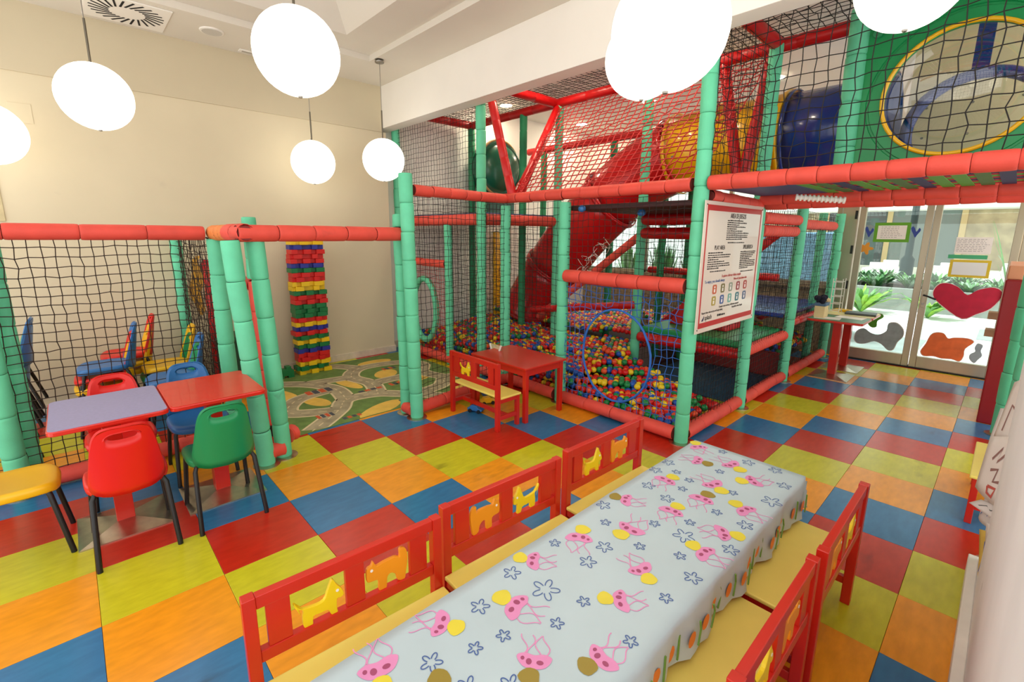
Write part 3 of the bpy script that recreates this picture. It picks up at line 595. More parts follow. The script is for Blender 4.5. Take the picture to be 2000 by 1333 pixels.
# dark green tunnel end
gt = thing('crawl_tunnel', 'dark green round crawl tunnel end high in the play frame', 'tunnel', (-3.0, 4.62, 2.07))
vs = MB(); pr = [(.40, 0), (.42, .02), (.42, .06), (.40, .08), (.40, .1)]
o = MB().lathe([(.44, -.28), (.44, 0), (.41, 0), (.40, -.01), (.36, .05), (.24, .10), (.10, .125), (.001, .13)], 36).obj('tunnel_dome', m_dgreen, gt, smooth='all', loc=(0, 0, .83), rot=(0, PI / 2 - .05, -.15))
MB().tube([(0.0, .45 * math.cos(t), .83 + .45 * math.sin(t)) for t in np.linspace(0, 2 * PI, 36, endpoint=False)], .02, 8, closed=True).obj('tunnel_rim', M('tan_edge', (190, 150, 96), .5), gt, smooth='all')
MB().bx(-.05, .05, -.3, .3, 0, .42).obj('cradle', m_dgreen, gt, bevel=.02)
yb = thing('yellow_ladder_bar', 'yellow ribbed upright bar on the rear wall of the pit', 'play bar', (-3.4, 4.9, 0))
MB().bx(-.03, .03, -.07, .07, .2, 1.85).obj('bar', m_syel, yb, bevel=.01)
for i in range(16): MB().bx(.03, .045, -.06, .06, .3 + i * .095, .34 + i * .095).obj('rib', m_syel, yb)

# ---------------------------------------------------------------- balls
ballA = bpy.data.meshes.new('ball'); bm = bmesh.new(); bmesh.ops.create_icosphere(bm, subdivisions=3, radius=.035); bm.to_mesh(ballA); bm.free(); ballA.polygons.foreach_set('use_smooth', [True] * len(ballA.polygons))
BM_ = []
for i, mm in enumerate(BALL): q = ballA.copy(); q.materials.append(mm); BM_.append(q)
bm = bmesh.new(); bmesh.ops.create_icosphere(bm, subdivisions=2, radius=.035); lowv = np.array([v_.co[:] for v_ in bm.verts]); lowf = np.array([[v_.index for v_ in f_.verts] for f_ in bm.faces]); bm.free()
def hgt(x, y):
    if x < 0.02: return .30 + .10 * min(1, (y - 2.9) / 1.0) + .05 * math.sin(2.3 * x + 1.7 * y) + (.12 if y > 4.6 else 0)
    if y > 5.6: return .42 + .04 * math.sin(3 * x + y)
    lim = 4.02 - .28 * x
    if y > lim: return -1
    return .13 + .22 * (y - 2.9) * max(0., 1 - x / 1.5) + .05 * max(0, 1 - x / 1.2)
def inside(x, y):
    if x < -.06: return -3.22 < x and FY + .1 < y < 6.5
    if x > .02: return x < 1.27 and (FY + .1 < y < 4.05 or 5.75 < y < 7.2)
    return FY + .1 < y < 4.0
pts = []; s_ = .0685
for iz in range(9):
    z = .035 + iz * .056
    for iy in range(70):
        for ix in range(80):
            x = -3.25 + ix * s_ + (iz % 2) * .034 + (iy % 2) * .034; y = FY + .1 + iy * .0595 + (iz % 2) * .02
            if not inside(x, y): continue
            h = hgt(x, y)
            if z + .02 > h: continue
            edge = y < FY + .17 or (x > 1.2 and y < 5) or (y > 5.7 and y < 5.85 and x > 0)
            if h - z > .085 and not edge: continue
            pts.append((x + random.gauss(0, .006), y + abs(random.gauss(0, .006)), z + random.uniform(-.006, .012)))
pts = np.array(pts); camp = np.array([3.153, -.9, 1.804]); dist = np.linalg.norm(pts - camp, axis=1)
vis = (pts[:, 0] > .03) & (pts[:, 1] < 4.2)
top = np.array([hgt(p_[0], p_[1]) - p_[2] < .075 for p_ in pts]) | (pts[:, 1] < FY + .17)
order = np.argsort(np.where(vis & top, dist, dist + 50)); near = set(order[:300].tolist())
BN = ('red', 'yellow', 'blue', 'green', 'orange'); pick = rng.choice(5, len(pts), p=[.3, .2, .2, .16, .14])
for i in near:
    k = pick[i]; link('pit_ball', BM_[k], None, pts[i], (0, 0, 0), f'{BN[k]} plastic ball lying among the mixed balls behind the blue net', 'ball', f'{BN[k]} balls behind the blue net')
rest = np.array([i for i in range(len(pts)) if i not in near])
V = (pts[rest][:, None, :] + lowv[None]).reshape(-1, 3); F = (lowf[None] + (np.arange(len(rest)) * len(lowv))[:, None, None]).reshape(-1, 3)
me = bpy.data.meshes.new('pit_balls'); me.vertices.add(len(V)); me.vertices.foreach_set('co', V.ravel()); me.loops.add(F.size); me.loops.foreach_set('vertex_index', F.ravel().astype(np.int32)); me.polygons.add(len(F)); me.polygons.foreach_set('loop_start', (np.arange(len(F)) * 3).astype(np.int32))
for mm in BALL: me.materials.append(mm)
me.update(calc_edges=True); me.polygons.foreach_set('material_index', np.repeat(pick[rest], len(lowf)).astype(np.int32)); me.polygons.foreach_set('use_smooth', [True] * len(F))
link('ball_pit_filling', me, None, label='deep filling of red, yellow, blue and green plastic balls across the pit', cat='balls', kind='stuff')
print('balls', len(pts))
# ================================================================ NET FENCE AT THE LEFT
NF = thing('net_fence', 'fence of green padded posts, red top rail and brown cord net around the chair stacks', 'fence', (-1.34, -.6, 0))
for x, y, h, ty in ((-1.31, -1.33, 1.75, -1.36), (-1.34, .0, 1.75, .0), (-.66, .05, 1.75, -.05), (-.72, .20, 1.75, .13)): pole(NF, (x, y, 0), (x, ty, h), .063, m_green, .27); foot(NF, x, y)
pole(NF, (-1.46, -1.27, 0), (-1.46, -1.27, 1.75), .058, m_green, .27, False); pole(NF, (-3.1, -.02, 0), (-3.1, -.02, 1.78), .058, m_green, .27, False)
pole(NF, (-1.24, .24, 1.42), (-1.24, .24, 1.93), .055, m_green, .17)
pole(NF, (-1.34, -2.3, 1.80), (-1.34, -.07, 1.80), .056, m_red, .37, name='rail'); pole(NF, (-1.36, .0, 1.80), (-1.0, .03, 1.80), .062, m_redorg, .09, name='rail', jit=.5); pole(NF, (-1.0, .03, 1.80), (-.62, .05, 1.80), .066, m_red, .19, name='rail')
pole(NF, (-.66, .0, 1.80), (-.80, 1.40, 1.80), .062, m_red, .27, name='rail')
pole(NF, (-1.34, -2.3, .07), (-1.34, -.05, .07), .06, m_red, .4, name='floor_pipe')
for a, b in (((-.68, .07, .085), (-.71, .18, .085)), ((-.74, .24, .16), (-.78, .3, .16))): MB().tube([Vector(a) - NF.location, (Vector(a) + Vector(b)) / 2 - NF.location, Vector(b) - NF.location], [.07, .055, .07], 12).obj('corner_cushion', m_red, NF, smooth=True)
OFN = (-1.34, -.6, 0)
net('cord_net', (-1.34, -1.28, .13), (-1.34, -.05, .13), (-1.34, -.05, 1.76), (-1.34, -1.28, 1.76), .066, .0036, m_cordb, NF, off=OFN, knots=.007, jit=.22)
net('cord_net', (-1.34, -2.3, .13), (-1.34, -1.36, .13), (-1.34, -1.36, 1.76), (-1.34, -2.3, 1.76), .066, .0036, m_cordb, NF, off=OFN, knots=.007, jit=.22)
net('cord_net', (-1.38, .02, .13), (-3.06, -.02, .13), (-3.06, -.02, 1.76), (-1.38, .02, 1.76), .066, .0036, m_cordb, NF, off=OFN, knots=.007, jit=.4)
RG = thing('padded_gate', 'low red padded gate frame standing behind the green corner posts', 'gate', (-2.0, .24, 0))
pole(RG, (-1.24, .24, .1), (-1.24, .24, 1.40), .052, m_red, .26); pole(RG, (-2.9, .22, .1), (-2.9, .22, 1.40), .06, m_redd, .26); pole(RG, (-1.30, .24, 1.36), (-2.95, .22, 1.36), .055, m_redd, .4, name='rail')
for x in (-1.24, -2.9): MB().lathe([(.06, 0), (.06, .1)], 12, (x + 2.0, 0, 0)).obj('foot', m_black, RG)
for i in range(5): MB().tube([(-.86 + i * .06, .0, .2), (-.86 + i * .06, 0, 1.3)], .012, 8).obj('bar', m_redd, RG, smooth=True)
# decorations on the wall behind the fence
yd = thing('wall_decoration', 'tall wavy yellow wooden decoration on the wall behind the net', 'wall decoration', (-3.262, .16, .85))
MB().prism(smoothpoly([(0, 0), (.05, .1), (.02, .35), (.08, .6), (.03, .85), (.06, .95), (-.02, .9), (-.05, .6), (-.09, .4), (-.04, .15)], 3), .012, lambda a, b, c_: (c_, a, b * .72)).obj('cutout', M('ochre', (226, 170, 60), .5), yd)
MB().prism(smoothpoly([(.08, .62), (.16, .66), (.17, .78), (.09, .8), (.05, .7)], 3), .014, lambda a, b, c_: (c_, a, b * .8)).obj('red_bow', m_redd, yd)
gc = thing('toy_crate', 'dark green toy crate standing behind the stacked chairs', 'crate', (-2.95, .42, 0))
MB().bx(-.18, .18, -.22, .22, 0, .02).bx(-.18, -.16, -.22, .22, .02, .62).bx(.16, .18, -.22, .22, .02, .62).bx(-.16, .16, -.22, -.2, .02, .62).bx(-.16, .16, .2, .22, .02, .62).obj('crate_body', M('crate_green', (20, 70, 44), .5), gc, bevel=.006)
MB().bx(-.19, .19, -.23, .23, .60, .64).obj('lid', M('crate_lid', (30, 90, 56), .5), gc, bevel=.006)

# ================================================================ INFORMATION BOARD
SG = thing('information_board', 'white rules board with a red border hung on the net beside the tallest green post', 'sign', (1.44, 2.80, 1.0))
BW, BH = 1.24, 1.08
MB().bx(-.004, .004, 0, BW, 0, BH).obj('acrylic_sheet', M('board_white', (226, 214, 200), .22, coat=.3), SG, bevel=.001)
def bf(a, b, e=.0048): return (e, a, b)
m_bred = M('board_red', (186, 24, 24), .4)
mb = MB()
for x0, x1, z0, z1 in ((.04, BW - .04, .04, .085), (.04, BW - .04, BH - .075, BH - .03), (.04, .062, .085, BH - .075), (BW - .062, BW - .04, .085, BH - .075)): mb.bx(.004, .0052, x0, x1, z0, z1)
mb.obj('border', m_bred, SG)
def text(s, parent, loc, size, mat, f='X', name='lettering', align='LEFT', sx=1., rot=None):
    cu = bpy.data.curves.new('t', 'FONT'); cu.body = s; cu.size = size; cu.align_x = align; cu.extrude = .0004; cu.resolution_u = 3
    o = bpy.data.objects.new('t', cu); COL.objects.link(o); me = bpy.data.meshes.new_from_object(o); bpy.data.objects.remove(o); bpy.data.curves.remove(cu)
    me.materials.clear(); me.materials.append(mat); me.name = name
    n_ = link(name, me, parent, loc, rot or (PI / 2, 0, PI / 2)); n_.scale = (sx, 1, 1); return n_
E_ = .0056
text('AREA DE JUEGOS', SG, (E_, .66, .955), .058, m_ink, align='CENTER', sx=.75); text('PLAY AREA', SG, (E_, .33, .690), .052, m_ink, align='CENTER', sx=.8); text('SPIELBEREICH', SG, (E_, .94, .690), .052, m_ink, align='CENTER', sx=.72)
def lines(x, z, ws, dz, h=.010):
    mb = MB()
    for i, w in enumerate(ws):
        q = x
        while q < x + w:   # broken into word-like dashes
            l = random.uniform(.018, .05); mb.bx(.004, .0054, q, min(q + l, x + w), z - i * dz, z - i * dz + h * random.uniform(.7, 1.)); q += l + .008
    mb.obj('small_print', m_ink, SG, kind='stuff')
lines(.44, .930, [.33, .42, .25, .40, .2, .33, .48, .46, .46, .34], .0175); lines(.48, .742, [.36], .02)
lines(.12, .660, [.28, .44, .42, .2, .32, .43, .44, .22], .0185); lines(.18, .505, [.3], .02); lines(.78, .660, [.36, .34, .3, .27, .22, .36, .35, .36, .36, .2], .0165); lines(.82, .480, [.3], .02)
text('Si quieres disfrutar debes cumplir', SG, (E_, .42, .452), .034, m_bred, sx=.9); text('To enjoy, you should always', SG, (E_, .10, .415), .036, M('board_blue', (60, 100, 160), .5), sx=.95); text('Wenn du Spass haben willst', SG, (E_, .68, .415), .03, m_bred, sx=.9)
pict = [(196, 90, 50), (120, 110, 60), (140, 150, 130), (150, 50, 60), (170, 60, 50), (170, 150, 60), (60, 90, 150), (110, 170, 160), (50, 120, 130), (90, 110, 140)]
for i, c_ in enumerate(pict):
    mp = M('pictogram', c_, .5); x = .26 + (i % 5) * .165; z = .315 if i < 5 else .215
    mb = MB(); pl_ = [(x + dx, z + dz) for dx, dz in ((0, .012), (.012, 0), (.068, 0), (.08, .012), (.08, .068), (.068, .08), (.012, .08), (0, .068))]
    mb.prism(pl_, .0012, lambda a, b, c2: (.004 + c2, a, b)); o = mb.obj('pictogram', mp, SG)
    mk = MB(); cxp, czp = x + .04, z + .04
    mk.prism([(cxp + .011 * math.cos(t), czp + .018 + .010 * math.sin(t)) for t in np.linspace(0, 6.28, 10, endpoint=False)], .0006, lambda a, b, c2: (.0052 + c2, a, b)); mk.obj('figure_mark', m_paper, o)
    MB().bx(.0052, .0058, cxp - .013, cxp + .013, czp - .026, czp + .002).obj('figure_mark', m_paper, o)
text('Cumple estas normas y disfrutaras jugando', SG, (E_, .42, .185), .026, m_ink, sx=.95); text('Respect these rules and you will enjoy playing', SG, (E_, .09, .158), .026, m_ink, sx=.85); text('Respektiere diese Regeln', SG, (E_, .70, .158), .026, m_ink, sx=.9)
text('splash', SG, (E_, .15, .104), .058, m_ink)
MB().prism(smoothpoly([(.10, .098), (.13, .103), (.142, .143), (.124, .124), (.108, .114)], 3), .0008, lambda a, b, c2: (.0048 + c2, a, b)).obj('logo_drop', M('logo_navy', (30, 34, 80), .5), SG)
lines(.40, .110, [.16], .02, .02)
for x, z in ((.03, BH - .03), (.03, .03), (BW - .03, BH - .03), (BW - .03, .03)): MB().lathe([(.006, 0), (.005, .004)], 8).obj('cable_tie', m_black, SG, loc=(.004, x, z), rot=(0, PI / 2, 0))

# ================================================================ FURNITURE
DOG = [(0, .50), (.10, .40), (.36, .45), (.58, .56), (.68, .78), (.78, 1.0), (.86, .90), (.96, .82), (1.0, .70), (.93, .62), (.86, .60), (.84, .42), (.85, .30), (.72, .26), (.66, .36), (.5, .30), (.36, .24), (.33, .04), (.18, 0), (.15, .18), (.17, .36), (.06, .42)]
CAT = [(0, .28), (.02, .5), (.12, .58), (.17, .68), (.24, .58), (.4, .66), (.68, .78), (.80, .78), (.80, .94), (.88, 1.0), (.97, .95), (1.0, .75), (.95, .45), (.9, .24), (.74, .22), (.69, .36), (.57, .40), (.48, .30), (.45, .05), (.28, 0), (.27, .24), (.12, .22), (.03, .2)]
DOG = [(a, (b - .454 * a + .08) / .73) for a, b in DOG]; CAT = [(a, (b - .41 * a + .13) / .77) for a, b in CAT]
def bench(loc, rz, label, animals, group='red children benches with animal cutouts', L=.735):
    t = thing('children_bench', label, 'bench', loc, rz, group); h = L / 2
    for sx in (-1, 1):
        MB().bx(sx * (h - .02) - .02, sx * (h - .02) + .02, -.02, .02, 0, .65).obj('back_leg', m_lacq, t, bevel=.003)
        MB().bx(sx * (h - .025) - .02, sx * (h - .025) + .02, .235, .27, 0, .305).obj('front_leg', m_lacq, t, bevel=.003)
        MB().bx(sx * (h - .022) - .014, sx * (h - .022) + .014, .02, .235, .265, .305).obj('seat_rail', m_lacq, t, bevel=.002)
        MB().bx(sx * (h - .022) - .012, sx * (h - .022) + .012, .02, .235, .10, .14).obj('foot_rail', m_lacq, t, bevel=.002)
    MB().bx(-h + .04, h - .04, -.015, .015, .60, .648).obj('top_rail', m_lacq, t, bevel=.003); MB().bx(-h + .04, h - .04, -.015, .015, .395, .44).obj('lower_rail', m_lacq, t, bevel=.003)
    for x0, x1 in ((-.30, -.225), (-.035, .035), (.225, .30)): MB().bx(x0, x1, -.011, .011, .44, .60).obj('back_slat', m_lacq, t, bevel=.002)
    MB().bx(-h + .03, h - .03, .115, .14, .10, .14).obj('stretcher', m_lacq, t, bevel=.002)
    MB().bx(-h - .002, h + .002, .022, .285, .305, .325).obj('seat_board', m_seat, t, bevel=.006)
    for kind, cx_, flip in animals:
        pl_ = smoothpoly(DOG if kind == 'dog' else CAT, 3); w = .172
        f_ = (lambda a, b, c_, cx_=cx_, flip=flip: (cx_ + (.5 - a if flip else a - .5) * w, -.007 + c_, .437 + b * .145))
        o = MB().prism(pl_, .014, f_).obj(kind + '_cutout', m_dog if kind == 'dog' else m_cat, t, bevel=.0025)
        ex, ez = ((.87, .63) if kind == 'dog' else (.12, .72)); ex = cx_ + (.5 - ex if flip else ex - .5) * w
        MB().lathe([(.006, -.0085), (.006, .0085)], 8).obj('eye_hole', m_paper, o, loc=(ex, 0, .437 + ez * .145), rot=(PI / 2, 0, 0))
    return t
Lb = [('dog', .13, True), ('cat', -.13, True)]
bench((1.642, -.270, 0), -PI / 2 - .06, 'red bench along the clothed table, nearest of the three on its far side', [('dog', .13, True), ('cat', -.13, True)])
bench((1.640, .502, 0), -PI / 2 - .05, 'red bench along the clothed table, middle of the three on its far side', [('cat', .13, False), ('dog', -.13, False)])
bench((1.648, 1.308, 0), -PI / 2 - .03, 'red bench along the clothed table, the one nearest the ball pit', [('dog', .13, True), ('cat', -.13, False)])
bench((2.825, 1.388, 0), PI / 2, 'red bench backing the white partition, at the far end of the clothed table', [('dog', .13, False), ('cat', -.13, True)])
bench((2.812, .605, 0), PI / 2, 'red bench backing the white partition, cut by the bottom picture edge', [('dog', -.13, False), ('cat', .13, True)])
bench((-.25, 1.82, 0), 0, 'small red bench with one yellow dog, pushed up to the bare red table', [('dog', -.13, False)])
bench((3.45, 3.47, 0), PI / 2, 'red and yellow bench half hidden behind the paper drawings', [('cat', .13, False), ('dog', -.13, True)])
def kid_table(loc, rz, label, w=.83, d=.59, h=.56, group='red children tables'):
    t = thing('children_table', label, 'table', loc, rz, group)
    MB().bx(-w / 2, w / 2, -d / 2, d / 2, h - .022, h).obj('tabletop', m_lacq, t, bevel=.006)
    for sx in (-1, 1):
        for sy in (-1, 1): MB().bx(sx * (w / 2 - .045) - .022, sx * (w / 2 - .045) + .022, sy * (d / 2 - .045) - .022, sy * (d / 2 - .045) + .022, 0, h - .022).obj('leg', m_lacq, t, bevel=.003)
    for sy in (-1, 1): MB().bx(-w / 2 + .067, w / 2 - .067, sy * (d / 2 - .04) - .01, sy * (d / 2 - .04) + .01, h - .09, h - .022).obj('apron', m_lacq, t)
    for sx in (-1, 1): MB().bx(sx * (w / 2 - .04) - .01, sx * (w / 2 - .04) + .01, -d / 2 + .067, d / 2 - .067, h - .09, h - .022).obj('apron', m_lacq, t)
    return t
kid_table((-.245, 2.405, 0), 0, 'square red table with a bare red top beside the ball pit')
for i, (y, l) in enumerate(((1.40, 'red table under the printed cloth, farthest from the viewer'), (.55, 'red table under the printed cloth, middle of its row'), (-.30, 'red table under the printed cloth, nearest the viewer'))):
    kid_table((2.26, y, 0), PI / 2, l, h=.545)
# ---------------------------------------------------------------- printed cloth
TC = thing('tablecloth', 'pale blue plastic cloth printed with flowers and pink blobs over the long table', 'tablecloth', (2.26, .5, .545))
m_tc = M('cloth_pale_blue', (184, 202, 210), .48, var=.04, vscale=3, bump=.15, bscale=7)
cx0, cx1, cy0, cy1 = -.305, .305, -1.30, 1.32
NX, NY = 14, 60
def drop(s):  # fold profile of the hanging skirt
    return .012 * math.sin(s * 17) + .008 * math.sin(s * 41 + 1)
vs = []; fs = []
us = [('e', .30, 0), ('e', .18, 0), ('e', .06, 0), ('e', .015, 0)]
xs = [cx0 - 1e-9] ; prof_x = []
for d_ in (.27, .18, .09, .03): prof_x.append((cx0 - .006, -d_))
for i in range(NX + 1): prof_x.append((cx0 + (cx1 - cx0) * i / NX, 0))
for d_ in (.03, .09, .15, .20): prof_x.append((cx1 + .006, -d_))
prof_y = []
for d_ in (.22, .1): prof_y.append((cy0 - .004, -d_))
for i in range(NY + 1): prof_y.append((cy0 + (cy1 - cy0) * i / NY, 0))
for d_ in (.03, .08, .14, .19): prof_y.append((cy1 + .006, -d_))
nx = len(prof_x)
for y, dy in prof_y:
    for x, dx in prof_x:
        z = .004 + .0015 * math.sin(5 * y + 3 * x) + min(dx, dy) if (dx or dy) else .004 + .0018 * math.sin(6 * y + 4 * x) + .001 * math.sin(19 * y)
        ox = drop(y) * (-dx / .15) * (1 if x > 0 else -1) if dx else 0
        oy = drop(x * 2) * (-dy / .15) if dy else 0
        if dx and dy: ox += .03 * (1 if x > 0 else -1) * min(-dx, -dy) / .2; oy += .06 * min(-dx, -dy) / .2
        vs.append((x + ox, y + oy, z))
for j in range(len(prof_y) - 1):
    for i in range(nx - 1): fs.append((j * nx + i, j * nx + i + 1, (j + 1) * nx + i + 1, (j + 1) * nx + i))
MB().add(vs, fs).obj('cloth_sheet', m_tc, TC, smooth='all')
m_navy = M('print_navy', (66, 96, 160), .5); m_pink = M('print_pink', (222, 140, 190), .45, var=.04); m_plum = M('print_plum', (160, 70, 110), .5); m_lemon = M('print_lemon', (222, 206, 60), .45, var=.05); m_olive = M('print_olive', (150, 130, 50), .5); m_pale = M('print_white', (238, 236, 238), .5)
def tf(a, b, e): return (a, b, .0045 + .0018 * math.sin(6 * b + 4 * a) + .001 * math.sin(19 * b) + e)
def flower(mb, x, y, r, rot, e):
    for k in range(5):
        t = rot + 2 * PI * k / 5; o = []
        for q in np.linspace(.06, .94, 14):
            rr = r * (.22 + .78 * math.sin(PI * q)); w = (q - .5) * 1.05
            o.append((x + rr * math.cos(t + w), y + rr * math.sin(t + w)))
        ribbon(mb, o, .0035, lambda a, b: tf(a, b, e))
prs = np.random.default_rng(11); blobs = []; flw = []
for _ in range(900):
    q = (prs.uniform(-.25, .25), prs.uniform(-1.2, 1.24))
    if all(math.hypot(q[0] - w[0], q[1] - w[1]) > .175 for w in blobs): blobs.append(q)
for _ in range(1500):
    q = (prs.uniform(-.28, .28), prs.uniform(-1.25, 1.28)); r_ = prs.choice([.024, .034, .046, .052])
    if all(math.hypot(q[0] - w[0], q[1] - w[1]) > .075 + r_ for w in blobs) and all(math.hypot(q[0] - w[0], q[1] - w[1]) > .045 + r_ + w[2] for w in flw): flw.append((*q, r_))
for x, y, r in flw:
    fl = MB(); flower(fl, x, y, r, prs.uniform(0, 6), .0012); fl.obj('flower_print', m_navy, TC)
for k, (x, y) in enumerate(blobs):
    rot = prs.uniform(0, 6.28); s = prs.uniform(.95, 1.15)
    cr, sr = math.cos(rot), math.sin(rot); pk = MB(); pm = MB(); pm2 = MB(); pm3 = MB(); lm = MB()
    T = lambda a, b: (x + (a * cr - b * sr) * s, y + (a * sr + b * cr) * s)
    body = smoothpoly([(-.055, -.005), (-.035, .028), (0, .036), (.035, .028), (.055, -.005), (.03, -.018), (0, -.012), (-.03, -.018)], 3)
    cxp, cyp = T(0, .005)
    for mbx, poly, e in ((pk, body, .0010), (pm, [(-.018 + .011 * math.cos(t), .013 + .008 * math.sin(t)) for t in np.linspace(0, 6.28, 12, endpoint=False)], .0016), (pm2, [(.016 + .009 * math.cos(t), .012 + .011 * math.sin(t)) for t in np.linspace(0, 6.28, 12, endpoint=False)], .0016), (pm3, [(.036 + .006 * math.cos(t), .002 + .007 * math.sin(t)) for t in np.linspace(0, 6.28, 12, endpoint=False)], .0016)):
        q = [T(*p_) for p_ in poly]; cq = (sum(p_[0] for p_ in q) / len(q), sum(p_[1] for p_ in q) / len(q))
        mbx.add([tf(*cq, e)] + [tf(*p_, e) for p_ in q], [(0, 1 + i, 1 + (i + 1) % len(q)) for i in range(len(q))])
    for a0 in (-.035, -.012, .012, .035):
        st = [T(a0 + .012 * math.sin(q * 5 + a0 * 90), -.012 - .075 * q) for q in np.linspace(0, 1, 9)]; ribbon(pk, st, .0035, lambda a, b: tf(a, b, .0008))
    tgt = lm
    q = [T(.01 + .032 * math.cos(t) * (1 + .12 * math.cos(3 * t)), .062 + .03 * math.sin(t)) for t in np.linspace(0, 6.28, 16, endpoint=False)]; cq = T(.01, .062)
    tgt.add([tf(*cq, .0013)] + [tf(*p_, .0013) for p_ in q], [(0, 1 + i, 1 + (i + 1) % 16) for i in range(16)])
    po = pk.obj('pink_print', m_pink, TC); pm.obj('spot_print', m_plum, po); pm2.obj('spot_print', m_plum, po); pm3.obj('spot_print', m_plum, po); lm.obj('yellow_print', m_olive if k % 3 == 2 else m_lemon, TC)
# border print on the hanging skirt
m_por = M('print_orange', (226, 120, 40), .5); m_ple = M('print_leaf', (110, 150, 60), .5)
for y in np.arange(-1.2, 1.25, .11):
    sk = MB(); sk2 = MB(); xx = cx1 + .008 + drop(y) * (.15 / .15) + .002
    sk.add([(xx, y + .028 * math.cos(t), -.115 + .03 * math.sin(t)) for t in np.linspace(0, 6.28, 10, endpoint=False)], [tuple(range(10))])
    sk2.tube([(xx + .002, y + .05, -.17), (xx + .002, y + .06 + .01 * math.sin(y * 9), -.11), (xx + .002, y + .05, -.07)], .004, 4)
    sk.obj('border_print', m_por, TC); sk2.obj('stem_print', m_ple, TC)

# ---------------------------------------------------------------- pedestal tables
def ped_table(loc, label, mat, w=.62, d=.53, h=.77, rz=0, group='pedestal tables'):
    t = thing('pedestal_table', label, 'table', loc, rz, group)
    def rr(w_, d_, r_): 
        o = []
        for cx_, cy_, a0 in ((w_ / 2 - r_, d_ / 2 - r_, 0), (-w_ / 2 + r_, d_ / 2 - r_, PI / 2), (-w_ / 2 + r_, -d_ / 2 + r_, PI), (w_ / 2 - r_, -d_ / 2 + r_, 1.5 * PI)): o += [(cx_ + r_ * math.cos(a0 + q * PI / 10), cy_ + r_ * math.sin(a0 + q * PI / 10)) for q in range(6)]
        return o
    MB().prism(rr(w, d, .04), .028, lambda a, b, c_: (a, b, h - .03 + c_)).obj('edge_band', m_tred, t, bevel=.006)
    MB().prism(rr(w - .012, d - .012, .036), .003, lambda a, b, c_: (a, b, h - .0025 + c_)).obj('tabletop', mat, t)
    MB().bx(-.045, .045, -.045, .045, .03, h - .03).obj('column', m_lacq, t, bevel=.003)
    mb = MB(); a, b = .215, .23
    mb.add([(-a, -b, 0), (a, -b, 0), (a, b, 0), (-a, b, 0), (-a, -b, .007), (a, -b, .007), (a, b, .007), (-a, b, .007), (-.05, -.05, .036), (.05, -.05, .036), (.05, .05, .036), (-.05, .05, .036)], [(3, 2, 1, 0), (0, 1, 5, 4), (1, 2, 6, 5), (2, 3, 7, 6), (3, 0, 4, 7), (4, 5, 9, 8), (5, 6, 10, 9), (6, 7, 11, 10), (7, 4, 8, 11), (8, 9, 10, 11)])
    mb.obj('base_plate', m_steel, t); return t
ped_table((-.465, -.30, 0), 'pedestal table with a plain red top beside the green corner posts', m_tred)
ped_table((-.465, -.835, 0), 'pedestal table with a lilac top and red edge between the two red chairs', m_tpur)
ped_table((1.73, 6.27, 0), 'pedestal table near the glass door carrying the pen box', M('green_laminate', (70, 120, 84), .4, var=.08), w=.60, d=.56)
ped_table((1.73, 6.85, 0), 'pedestal table right against the glass door carrying the dark folder', M('pale_laminate', (220, 210, 150), .4), w=.60, d=.56)

